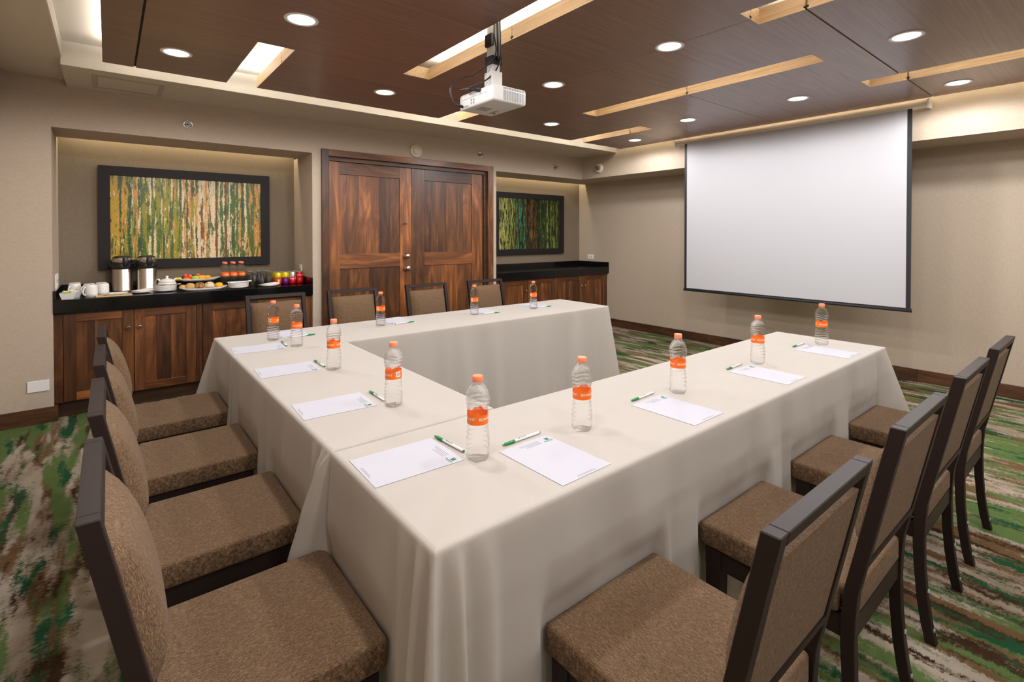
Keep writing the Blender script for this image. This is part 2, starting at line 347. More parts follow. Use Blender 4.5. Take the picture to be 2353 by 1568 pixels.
ceiling = struct('ceiling', MB().box(XL-.1, XR+.1, YN-.1, YA+.02, ZS, ZS+.1), 'slab_paint', 'white slab above the wooden ceiling panels', 'ceiling')
B('soffit', 'soffit_paint', ceiling, -.23, XBH, 4.342, YA, 2.465, ZS)
B('fascia', 'ceiling_paint', ceiling, -.23, XBH, 4.335, 4.342, 2.465, ZS)
B('soffit', 'soffit_paint', ceiling, XL, -.23, YN, YA, 2.514, ZS); B('fascia', 'ceiling_paint', ceiling, -.23, -.224, YN, 4.335, 2.514, ZS)
B('soffit', 'soffit_paint', ceiling, XL, XBH, YN, -2.75, 2.465, ZS)
B('bulkhead', 'wallpaper', ceiling, XBH, XR, YN, YA, ZN, ZS)
h = MB(); x0, x1, y0, y1, zz = -.082, .335, 4.475, 4.85, 2.4645
for a, b, c_, d in ((x0, x1, y0, y0+.03), (x0, x1, y1-.03, y1), (x0, x0+.03, y0+.03, y1-.03), (x1-.03, x1, y0+.03, y1-.03)): h.box(a, b, c_, d, zz-.003, zz)
h.build('access_hatch', 'hatch_trim', ceiling)

# wooden ceiling panels, cut by the light slots
XS = [-.02, .145, 2.575, 5.03, 5.15]; YS = [-2.65, -1.43, -.2, 1.015, 2.22, 3.455, 4.15]
def panels():
    for r in range(len(YS)-1):
        for cc in range(len(XS)-1):
            gx = {1: .006, 2: .003, 3: .002}.get
            px0 = XS[cc] + (gx(cc, 0) if cc else 0); px1 = XS[cc+1] - (gx(cc+1, 0) if cc+1 < len(XS)-1 else 0)
            gy = lambda i: .005 if i == 3 else .003
            py0 = YS[r] + (gy(r) if r else 0); py1 = YS[r+1] - (gy(r+1) if r+1 < len(YS)-1 else 0)
            xs = sorted({px0, px1} | {v for s_ in SLOTS for v in s_[:2] if px0 < v < px1}); ys = sorted({py0, py1} | {v for s_ in SLOTS for v in s_[2:] if py0 < v < py1})
            cell = {}
            for i in range(len(xs)-1):
                for j in range(len(ys)-1):
                    mx_, my_ = (xs[i]+xs[i+1])/2, (ys[j]+ys[j+1])/2
                    if not any(s_[0] < mx_ < s_[1] and s_[2] < my_ < s_[3] for s_ in SLOTS): cell[i, j] = 0
            while cell:
                st_ = [next(iter(cell))]; comp = set()
                while st_:
                    q = st_.pop()
                    if q in cell: del cell[q]; comp.add(q); st_ += [(q[0]+1, q[1]), (q[0]-1, q[1]), (q[0], q[1]+1), (q[0], q[1]-1)]
                m = MB()
                for i, j in comp:
                    a, b, c_, d = xs[i], xs[i+1], ys[j], ys[j+1]; z0, z1 = ZW, ZW+TW
                    m.add([(a,c_,z0),(b,c_,z0),(b,d,z0),(a,d,z0)], [(3,2,1,0)], 0); m.add([(a,c_,z1),(b,c_,z1),(b,d,z1),(a,d,z1)], [(0,1,2,3)], 1)
                    for (di, dj), (p, q) in (((-1,0),((a,d),(a,c_))), ((1,0),((b,c_),(b,d))), ((0,-1),((a,c_),(b,c_))), ((0,1),((b,d),(a,d)))):
                        if (i+di, j+dj) not in comp: m.add([(*p,z0),(*q,z0),(*q,z1),(*p,z1)], [(0,1,2,3)], 1)
                me = m.mesh('ceiling_panel', fix=False); put('ceiling_panel', me, ['veneer', 'maple'], ceiling)
panels()
def joints():  # added black backing behind the panel gaps, keeps slab light from leaking through
    def cut(lo, hi, blocks):
        segs = [(lo, hi)]
        for a, b in blocks: segs = [q for p_, r_ in segs for q in ((p_, min(r_, a)), (max(p_, b), r_)) if q[1]-q[0] > .01]
        return segs
    for xx in XS[1:-1]:
        for a, b in cut(YS[0], YS[-1], [(s_[2], s_[3]) for s_ in SLOTS if s_[0] < xx < s_[1]]): B('joint_light_block', 'joint_shade_black', ceiling, xx-.012, xx+.012, a, b, ZW+.008, ZW+.02)
    for yy in YS[1:-1]:
        for a, b in cut(XS[0], XS[-1], [(s_[0], s_[1]) for s_ in SLOTS if s_[2] < yy < s_[3]]): B('joint_light_block', 'joint_shade_black', ceiling, a, b, yy-.012, yy+.012, ZW+.0085, ZW+.0195)
joints()

# baseboards
bb = thing('baseboard_far', 'walnut skirting board under the niche wall', 'baseboard', kind='structure')
B('board', 'walnut_base', bb, XL, -.296, 4.948, 4.96, 0, .112); B('board', 'walnut_base_y', bb, -.318, -.296, 4.96, 5.03, 0, .112)
B('board', 'walnut_base', bb, 1.531, 1.613, 4.948, 4.96, 0, .112); B('board', 'walnut_base', bb, 3.682, 3.745, 4.948, 4.96, 0, .112)
bb = thing('baseboard_right', 'walnut skirting board under the projection screen wall', 'baseboard', kind='structure')
for a, b in ((YN, -2.35), (-2.35, -.55), (-.55, 1.25), (1.25, 3.05), (3.05, 4.99)): B('board', 'walnut_base_y', bb, XR-.013, XR, a+.001, b-.001, 0, .112)

# double door
dr = thing('door_1', 'double walnut door with panelled leaves and steel knobs', 'door', kind='structure')
B('frame_jamb', 'walnut_v', dr, 1.613, 1.678, 4.93, 5.10, 0, 2.205, .002); B('frame_jamb', 'walnut_v', dr, 3.602, 3.682, 4.93, 5.10, 0, 2.205, .002)
B('frame_head', 'walnut_h', dr, 1.678, 3.602, 4.93, 5.10, 2.14, 2.205, .002)
B('door_stop', 'walnut_dark', dr, 1.678, 1.695, 4.965, 5.04, 0, 2.14); B('door_stop', 'walnut_dark', dr, 3.56, 3.602, 4.965, 5.04, 0, 2.14); B('door_stop', 'walnut_dark', dr, 1.695, 3.56, 4.965, 5.04, 2.10, 2.14)
def leaf(x0, x1, s0, s1, nb, knobs):
    lf = B('door_leaf', 'walnut_v', dr, x0+.004, x1-.004, 5.01, 5.03, .008, 2.096)
    y0, y1 = 4.985, 5.01
    B('stile', 'walnut_v', lf, x0, s0, y0, y1, .006, 2.098, .0015); B('stile', 'walnut_v', lf, s1, x1, y0, y1, .006, 2.098, .0015)
    for a, b in ((1.975, 2.098), (1.026, 1.172), (.006, .22)): B('rail', 'walnut_h', lf, s0, s1, y0, y1, a, b, .0015)
    for z0, z1 in ((1.172, 1.975), (.22, 1.026)):
        wd = [random.uniform(.7, 1.3) for _ in range(nb)]; tot = sum(wd); x = s0
        for k in wd:
            e = x + (s1-s0)*k/tot; B('plank', 'walnut_v', lf, x+.0004, e-.0004, y0+.010+random.uniform(0, .0012), y1, z0, z1); x = e
    for kz, kr, kx in knobs:
        MB().lathe([(kr*.95, 0), (kr, -.006), (kr*.5, -.012), (kr*.45, -.028), (kr*.9, -.036), (kr, -.05), (kr*.8, -.062), (kr*.25, -.066)], 20, (kx, 4.985, kz), 'Y').build('knob', 'chrome', lf)
    return lf
leaf(1.697, 2.597, 1.804, 2.459, 6, [(1.138, .03, 2.528), (1.003, .032, 2.535), (1.493, .012, 2.512), (.80, .012, 2.535)])
leaf(2.601, 3.557, 2.756, 3.40, 6, [])

# ------------------------------------------------------------------ sideboards
def cabinet(x0, x1, doors, label):
    cb = thing('cabinet', label, 'cabinet', group='walnut cabinets under the granite tops')
    xm = x0
    B('carcass', 'walnut_v', cb, x0, x1, 5.01, 5.55, .115, .79); B('toe_kick', 'walnut_dark', cb, x0, x1, 5.04, 5.5, 0, .115)
    if doors[0][0]-x0 > .012: B('filler_strip', 'walnut_v', cb, x0, doors[0][0]-.003, 4.992, 5.01, .118, .775)
    if x1-doors[-1][1] > .012: B('filler_strip', 'walnut_v', cb, doors[-1][1]+.003, x1-.001, 4.992, 5.01, .118, .775)
    for a, b, kx in doors:
        d = B('cabinet_door', 'walnut_v', cb, a+.004, b-.004, 5.0, 5.0095, .125, .768)
        y0, y1 = 4.985, 5.0; sw = .072
        for p, q in ((a, a+sw), (b-sw, b)): B('stile', 'walnut_v', d, p+.001, q, y0, y1, .122, .772, .001)
        for p, q in ((.122, .183), (.716, .772)): B('rail', 'walnut_h', d, a+sw, b-sw, y0, y1, p, q, .001)
        x = a+sw; nb = 5; wd = [random.uniform(.6, 1.4) for _ in range(nb)]; tot = sum(wd)
        for k in wd:
            e = x + (b-a-2*sw)*k/tot; B('plank', 'walnut_v', d, x+.0003, e-.0003, y0+.009, y1, .183, .716); x = e
        MB().lathe([(.006, 0), (.006, -.012), (.013, -.017), (.014, -.024), (.009, -.029)], 14, (kx, y0, .638), 'Y').build('knob', 'chrome', d)
cabinet(-.318, .618, [(-.265, .153, .12), (.157, .575, .19)], 'walnut cabinet whose two doors stand under the coffee pots')
cabinet(.62, 1.531, [(.626, 1.043, 1.0), (1.047, 1.465, 1.09)], 'walnut cabinet under the drink cans and glasses, beside the double door')
cabinet(3.745, 4.803, [(3.79, 4.285, 4.247), (4.289, 4.784, 4.327)], 'walnut cabinet under the empty granite top, beside the double door')
cabinet(4.806, XR, [(4.83, 5.325, 5.292), (5.329, 5.83, 5.362)], 'walnut cabinet under the empty granite top, in the corner by the screen wall')
def countertop(x0, x1, label, sides):
    ct = thing('countertop', label, 'countertop', (0, 0, .79))
    B('slab', 'granite', ct, x0, x1, 4.953, YB, 0, .097, .003)
    B('backsplash', 'granite', ct, x0, x1, YB-.018, YB, .097, .165, .001)
    for s_ in sides: B('side_splash', 'granite', ct, *((x0, x0+.018) if s_ < 0 else (x1-.018, x1)), 4.955, YB-.018, .097, .165, .001)
countertop(-.318, 1.531, 'black granite top carrying the coffee and snacks', (-1, 1))
countertop(3.745, XR, 'bare black granite top in the corner niche', (-1, 1))

def picture(x0, x1, z0, z1, iw, mat, label):
    p = thing('framed_picture', label, 'picture', (0, YB, z0)); y0 = -.045; hgt = z1-z0
    f_ = MB().box(x0, x1, y0, -.001, 0, iw).box(x0, x1, y0, -.001, hgt-iw, hgt).box(x0, x0+iw, y0, -.001, iw, hgt-iw).box(x1-iw, x1, y0, -.001, iw, hgt-iw)
    f_.build('frame', 'frame_black', p)
    c_ = MB().box(-(x1-x0)/2+iw, (x1-x0)/2-iw, -.030, -.004, -hgt/2+iw, hgt/2-iw).build('canvas', mat, p); c_.location = ((x0+x1)/2, 0, hgt/2)
picture(-.063, 1.281, 1.071, 1.963, .079, 'birch_art', 'framed abstract of olive, orange and cream birch trunks above the coffee')
picture(4.143, 5.487, 1.082, 1.968, .079, 'dark_forest_art', 'framed dark abstract of green and black streaks above the bare counter')

# wall fittings
def plate(name, label, cat, c, axis, w_, h_, kind, pm='white_plastic'):
    p = thing(name, label, cat, c)
    if axis == 'y':
        B('cover', pm, p, -w_/2, w_/2, -.009, 0, -h_/2, h_/2, .003)
    else:
        B('cover', pm, p, *((-.009, 0) if axis == '-x' else (0, .009)), -w_/2, w_/2, -h_/2, h_/2, .002)
    if kind == 'socket':
        for s_ in (-1, 1):
            if axis == '-x': B('socket_slot', 'grey_print', p, -.0105, -.0088, s_*.02-.006, s_*.02+.006, -.014, .014)
            elif axis == 'x': B('socket_slot', 'grey_print', p, .0088, .0105, s_*.015-.006, s_*.015+.006, -.014, .014)
    return p
plate('blank_plate', 'blank white wall plate low beside the coffee cabinet', 'wall plate', (-.40, 4.96, .274), 'y', .117, .08, '')
plate('socket_outlet', 'white outlet on the screen wall above the bare counter', 'outlet', (5.87, 5.318, 1.025), '-x', .118, .07, 'socket')
plate('socket_outlet', 'white outlet above the drink cans', 'outlet', (1.531, 5.33, 1.012), '-x', .07, .105, 'socket')
plate('wall_switch', 'white switch plate beside the square tea bowls', 'switch', (-.318, 5.20, 1.01), 'x', .07, .11, 'socket')
plate('wall_switch', 'white switch plate behind the white mugs', 'switch', (-.318, 5.33, 1.01), 'x', .07, .11, 'socket')
plate('socket_outlet', 'beige outlet low on the wall under the projection screen', 'outlet', (XR, 2.602, 0.281), '-x', .118, .07, 'socket', 'beige_plastic')
def sprinkler(x, z, label):
    s_ = thing('sprinkler', label, 'sprinkler', (x, YA, z), group='wall sprinklers')
    MB().lathe([(.034, 0), (.036, -.004), (.034, -.008), (.026, -.005), (.02, -.003)], 24, axis='Y').build('escutcheon', 'chrome', s_)
    MB().lathe([(.011, -.002), (.011, -.02), (.006, -.026), (.005, -.045)], 12, axis='Y').build('head', 'metal_grey', s_)
    MB().box(-.02, .02, -.05, -.047, -.006, .006).box(-.003, .003, -.047, -.02, -.012, -.008).box(-.003, .003, -.047, -.02, .008, .012).build('deflector', 'metal_grey', s_)
    MB().lathe([(.0025, -.026), (.003, -.035), (.0025, -.046)], 8, axis='Y').build('bulb', 'can_red', s_)
sprinkler(.526, 2.291, 'chrome sprinkler above the birch picture niche'); sprinkler(3.499, 2.335, 'chrome sprinkler above the end of the door frame'); sprinkler(4.745, 2.292, 'chrome sprinkler above the dark picture niche')
d = thing('smoke_detector', 'round cream smoke detector just above the double door', 'smoke detector', (2.642, YA, 2.292), group='round detectors')
MB().lathe([(.072, 0), (.074, -.008), (.07, -.016), (.05, -.02)], 32, axis='Y').build('base', 'cream_plastic', d)
MB().lathe([(.048, -.018), (.047, -.032), (.03, -.04), (.018, -.042), (.016, -.046), (.002, -.047)], 28, axis='Y').build('sensor', 'cream_plastic', d)
d = thing('smoke_detector', 'round cream detector with red print on the bulkhead by the screen', 'smoke detector', (XBH, 4.629, 2.285), group='round detectors')
MB().lathe([(.066, 0), (.068, -.01), (.06, -.025), (.045, -.032)], 32, axis='X').build('base', 'cream_plastic', d)
MB().lathe([(.03, -.03), (.028, -.05), (.015, -.056), (.002, -.057)], 20, axis='X').build('sensor', 'metal_grey', d)
for zz in (.044, -.049): MB().box(-.029, -.0265, -.02, .02, zz, zz+.005).build('print', 'can_red', d)

# ------------------------------------------------------------------ downlights
def downlight(x, y, label):
    dl = thing('downlight', label, 'downlight', (x, y, ZW), group='round downlights in the wooden ceiling')
    MB().lathe([(.083, 0), (.083, -.003), (.078, -.005), (.066, -.004), (.065, 0)], 32).build('trim_ring', 'white_plastic', dl)
    MB().lathe([(.065, -.001), (.06, -.0035)], 32).build('lens', 'lamp_glow', dl)
    l = bpy.data.lights.new('downlight_beam', 'SPOT'); l.energy = SPOT_W * (1.0 if y > .5 else .85); l.spot_size = math.radians(178); l.spot_blend = .3; l.shadow_soft_size = .055; l.color = (1, .985, .98)
    lo = bpy.data.objects.new('downlight_beam', l); COL.objects.link(lo); lo.parent = dl; lo.location = (0, 0, -.03)
NAMES = {(.331,3.655): 'beside the narrow coffered strip near the coffee counter', (1.678,3.655): 'between two light slots before the double door', (3.45,3.655): 'straight ahead of the double door, on the screen side of the projector',
 (4.795,3.66): 'in the ceiling corner by the dark picture', (.78,2.69): 'in line with the short slot nearest the coffee counter', (2.56,2.69): 'on the panel joint just behind the projector',
 (4.35,2.70): 'in line with the short slot at the screen corner', (2.57,1.716): 'on the panel joint between the two long slots, farther from the door', (4.36,1.715): 'above the middle of the projection screen',
 (3.464,.80): 'between two slots, ahead of the screen end of the table', (4.812,.806): 'beside the screen roller end bracket', (.78,1.716): 'over the chairs facing the screen', (1.68,.80): 'over the near table corner', (.331,.80): 'by the side wall near the table corner',
 (.78,-.17): 'over the carpet by the side wall', (2.56,-.17): 'behind the chair row, mid carpet', (4.35,-.17): 'behind the chair row, screen side', (.331,-1.14): 'over the empty carpet by the side wall',
 (1.68,-1.14): 'over the empty carpet opposite the double door', (3.46,-1.14): 'over the empty carpet behind the chairs', (4.795,-1.14): 'over the empty carpet by the screen wall', (.78,-2.1): 'by the rear wall and side wall', (2.56,-2.1): 'by the middle of the rear wall', (4.35,-2.1): 'by the rear wall, screen side'}
for (x, y), s_ in NAMES.items(): downlight(x, y, 'glowing round downlight '+s_)

# ------------------------------------------------------------------ projector and screen
pj = thing('projector', 'white ceiling projector hanging on a pole with black cables', 'projector', (1.645, 2.21, 2.06))
MB().box(-.11, .11, -.155, .16, 0, .085).build('body', 'projector_white', pj, bevel=.012, seg=3)
MB().lathe([(.034, .108), (.034, .122), (.028, .124)], 20, (0, .07, .045), 'X').build('lens', 'black_plastic', pj)
g = MB()
for i in range(13):
    for j in range(12):
        if j == 9: continue
        x = -.045 + i*.0112; z = .012 + j*.0056
        g.box(x, x+.0062, -.1562, -.1545, z, z+.0032)
g.build('vent_grille', 'metal_grey', pj)
g = MB(); g.box(-.1112, -.1095, -.10, .14, .052, .0535).box(-.1112, -.1095, .02, .06, .066, .078)
for i in range(4):
    g.lathe([(.007, -.1115), (.007, -.1095)], 10, (0, .045-.022*(i % 2), .022+.016*(i//2)), 'X')
for i in range(5): g.box(-.1115, -.1095, .075+i*.013, .083+i*.013, .010, .018)
g.build('ports', 'metal_grey', pj)
B('rating_label', 'grey_print', pj, -.07, .0, .0, .07, -.0008, .0005); MB().lathe([(.009, -.002), (.009, .001)], 14, (.07, .08, 0)).build('foot_screw', 'black_plastic', pj)
tm = text_mesh('Panasonic', .022, 'ink_black')
o = put('lettering', tm, None, pj, (.05, .06, -.001)); o.rotation_euler = (PI, 0, PI/2)
B('pole', 'projector_white', pj, -.013, .037, -.015, .035, .15, .56); B('mount_bracket', 'projector_white', pj, -.02, .044, -.03, .05, .085, .20, .002)
B('cable_clip', 'black_plastic', pj, -.02, .045, -.024, .044, .24, .285); B('adapter_box', 'black_plastic', pj, -.032, -.013, -.03, .03, .335, .40, .002)
def arc(pts, n=8):
    out = []; P = [Vector(p) for p in pts]; P = [P[0]*2-P[1]] + P + [P[-1]*2-P[-2]]
    for i in range(1, len(P)-2):
        for k in range(n):
            t_ = k/n; a, b, c_, d_ = P[i-1:i+3]
            out.append(.5*((2*b)+(c_-a)*t_+(2*a-5*b+4*c_-d_)*t_*t_+(3*b-a-3*c_+d_)*t_**3))
    return out + [P[-2]]
MB().tube(arc([(-.005, -.028, .52), (-.012, -.03, .40), (-.008, -.034, .28), (-.06, .06, .20), (-.12, .14, .175), (-.165, .17, .12), (-.15, .155, .04), (-.112, .13, .018)]), .0045, 7).build('cable', 'cable', pj)
MB().tube(arc([(.03, -.028, .50), (.03, -.03, .34), (.02, -.034, .24), (-.03, .0, .16), (-.10, .06, .115), (-.15, .09, .095), (-.14, .04, .09), (-.112, -.03, .07)]), .0045, 7).build('cable', 'cable', pj)
MB().tube(arc([(.012, -.026, .56), (.014, -.028, .42), (.014, -.032, .26)]), .006, 7).build('cable', 'cable', pj)
MB().tube([(-.165, .0, .078), (-.11, -.04, .075)], [.006, .009], 8).build('plug', 'black_plastic', pj); MB().tube([(-.145, .145, .03), (-.11, .13, .018)], [.005, .009], 8).build('plug', 'black_plastic', pj)

ps = thing('projection_screen', 'large white pull-down projection screen with black borders', 'projection screen', (5.2, 2.21, .72))
MB().lathe([(.034, -1.15), (.034, 1.17)], 24, (.018, 0, 1.724), 'Y').build('roller_case', 'case_white', ps)
for y in (-1.165, 1.17): MB().box(-.022, .085, y, y+.014, 1.684, 1.76).build('end_bracket', 'white_plastic', ps, bevel=.002)
B('fabric', 'screen_white', ps, -.001, .001, -1.02, 1.025, .025, 1.72)
B('border', 'screen_black', ps, -.0012, .0012, -1.053, -1.02, .025, 1.72); B('border', 'screen_black', ps, -.0012, .0012, 1.025, 1.055, .025, 1.72)
MB().lathe([(.012, -1.06), (.012, 1.06)], 14, (0, 0, .012), 'Y').box(-.006, .006, -1.058, 1.058, .006, .034).build('bottom_bar', 'screen_black', ps)

# ------------------------------------------------------------------ tables and cloths
def table(x0, x1, y0, y1, label):
    tb = thing('banquet_table', label, 'table', ((x0+x1)/2, (y0+y1)/2, 0), group='tables hidden under the cloths')
    hx, hy = (x1-x0)/2-.012, (y1-y0)/2-.012
    B('tabletop', 'table_board', tb, -hx, hx, -hy, hy, .72, .744)
    for sx in (-1, 1):
        for sy in (-1, 1): MB().lathe([(.014, 0), (.014, .72)], 12, (sx*(hx-.12), sy*(hy-.06), 0)).build('leg', 'metal_grey', tb)
CH_R = [1.0, 1.665, 2.339, 2.977]; CH_L = [1.258, 1.868, 2.495, 3.125]; CH_B = [1.008, 1.612, 2.318, 2.995]
PUSH = []          # (axis, face, lo, hi, sign): seat fronts pressing into the skirts
for x in CH_R: PUSH.append(('y', .864, x-.218, x+.218, 1))
for y in CH_L: PUSH.append(('x', .492, y-.218, y+.218, 1))
def smooth(a): a = max(0, min(1, a)); return a*a*(3-2*a)
EARS2 = {(3, 0), (5, 0)}
def cloth(name, x0, x1, y0, y1, ears, flat, creases, seed, label, part=()):
    rnd = random.Random(seed); ZT = .75
    corners = [(x0, y0), (x1, y0), (x1, y1), (x0, y1)]; nrm = [(0, -1), (1, 0), (0, 1), (-1, 0)]
    S = []                                  # (px, py, nx, ny, side, d_corner, corner index, flatness)
    for k in range(4):
        a, b = corners[k], corners[(k+1) % 4]; L = math.hypot(b[0]-a[0], b[1]-a[1]); ds = []; q = 0.0
        while q < L-1e-6:
            ds.append(q); q += .005 if min(q, L-q) < .17 else .014
        if L-ds[-1] < .002: ds.pop()
        for d in ds:
            u = d/L; dn = L-d; p = (a[0]+(b[0]-a[0])*u, a[1]+(b[1]-a[1])*u)
            S.append((p, nrm[k], k, d, dn, L))
    ph = [[rnd.uniform(0, 6.28) for _ in range(5)] for _ in range(4)]
    fr = [[rnd.uniform(15, 19), rnd.uniform(25, 31), rnd.uniform(42, 52), rnd.uniform(3, 5), rnd.uniform(6, 8)] for _ in range(4)]
    rows = [(-.012, 0, 0), (-.004, .0012, 0), (0, .005, 0), (.0015, .012, 0)]
    N = 22
    for j in range(1, N+1): rows.append((None, .012+(ZT-.012-.010)*j/N, j/N))
    V = []
    for off, dz, tt in rows:
        for p, nn, k, d, dn, L in S:
            z = ZT-dz
            px, py = p
            if off is not None and off <= 0:
                # inset ring (corner-safe)
                px = min(max(px, x0-off), x1+off); py = min(max(py, y0-off), y1+off); V.append((px, py, z)); continue
            kc, dc = (k, d) if d < dn else ((k+1) % 4, dn)
            ear = ears[kc]
            isflat = k in flat or (k in part and p[0] < TXI+.06)
            if isflat: o_ = .0005
            else:
                gate = smooth(dc/.10)
                s_ = d
                A = 1.5*(.013*math.sin(fr[k][0]*s_+ph[k][0]+.8*math.sin(fr[k][3]*s_)) + .009*math.sin(fr[k][1]*s_+ph[k][1]+.5*tt) + .004*math.sin(fr[k][2]*s_+ph[k][2])) * (.62+.38*math.sin(fr[k][4]*s_+ph[k][3]))
                o_ = .0015 + .022*tt + gate*A*min(1, tt*1.15)**.8 + .010*tt
                o_ -= .018*tt*math.exp(-((dc-.13)/.05)**2)
                o_ = max(o_, .001)
            px += nn[0]*o_; py += nn[1]*o_
            if ear:
                ex, ey, ea, ew = ear; tt_ = tt**.6 if (seed, kc) in EARS2 else tt; wgt = math.exp(-(dc/ew)**2) if not isflat else (1 if dc == 0 else 0)
                px += ex*ea*wgt*tt_; py += ey*ea*wgt*tt_
                if not isflat and len(EARS2) and (seed, kc) in EARS2:
                    fold = -.022*math.exp(-((dc-.022)/.010)**2) + .038*math.exp(-((dc-.052)/.014)**2) - .01*math.exp(-((dc-.085)/.015)**2) + .03*math.exp(-((dc-.125)/.025)**2)
                    px += nn[0]*fold*tt**.45; py += nn[1]*fold*tt**.45
            if z < .56:
                for ax, face, lo, hi, sg in PUSH:
                    c0, c1 = (px, py) if ax == 'x' else (py, px)
                    if face-.25 < c0 < face and lo-.03 < c1 < hi+.03:
                        w_ = smooth((c1-lo+.03)/.035)*smooth((hi+.03-c1)/.035)*smooth((.56-z)/.09)
                        c0 = c0 + (face-c0)*w_
                        if ax == 'x': px = c0
                        else: py = c0
            V.append((px, py, z))
    n = len(S); m = MB(); R_ = len(rows)
    m.add(V, [(j*n+i, (j+1)*n+i, (j+1)*n+(i+1) % n, j*n+(i+1) % n) for j in range(R_-1) for i in range(n)], 0, True)
    # top sheet with pressed creases
    e = .012; ax, at = creases
    lo, hi = (x0+e, x1-e) if ax == 'x' else (y0+e, y1-e)
    xs = [lo] + sorted(v for c_ in at for v in (c_-.006, c_-.002, c_+.002, c_+.006)) + [hi]
    for a, b in zip(xs[:-1], xs[1:]):
        za, zb = [ZT + (.0005 if any(abs(v-c_) < .0025 for c_ in at) else 0) for v in (a, b)]
        if ax == 'x': q = [(a, y0+e, za), (b, y0+e, zb), (b, y1-e, zb), (a, y1-e, za)]
        else: q = [(x0+e, a, za), (x1-e, a, za), (x1-e, b, zb), (x0+e, b, zb)]
        m.add(q, [(0, 1, 2, 3)], 0, False)
    me = m.mesh(name, fix=True); o = put(name, me, 'tablecloth')
    tag(o, label, 'tablecloth', 'ivory tablecloths'); return o
TX0, TX1, TXB = .490, 3.332, 3.385
TY0, TY1, TY2, TY3 = .850, 1.428, 2.862, 3.462
TXI = 1.072
table(TX0, TX1, TY0, TY1, 'folding table hidden under the cloth of the near arm'); table(TX0, TXI, TY1+.004, TY2-.004, 'folding table hidden under the cloth of the short middle arm'); table(TX0, TXB, TY2, TY3, 'folding table hidden under the cloth by the double door')
dg = .707
cloth('tablecloth', TX0, TX1, TY0, TY1, {0: (-dg, -dg, .075, .016), 1: (dg, -dg, .24, .06), 2: (dg, dg, .16, .06), 3: (-1, .0, .02, .03)}, set(), ('y', [1.242]), 3, 'ivory cloth on the table arm with five bottles, chairs facing the double door', (2,))
cloth('tablecloth', TX0, TXI, TY1+.006, TY2-.003, {0: (-.72, .62, .20, .05), 1: None, 2: None, 3: None}, {0, 2}, ('x', [.905]), 5, 'ivory cloth on the short middle table joining the two long arms')
cloth('tablecloth', TX0, TXB, TY2, TY3, {0: (-1, 0, .03, .05), 1: (dg, -dg, .10, .05), 2: (dg, dg, .1, .06), 3: (-dg, dg, .22, .07)}, set(), ('y', [3.02]), 9, 'ivory cloth on the table arm in front of the double door', (0,))

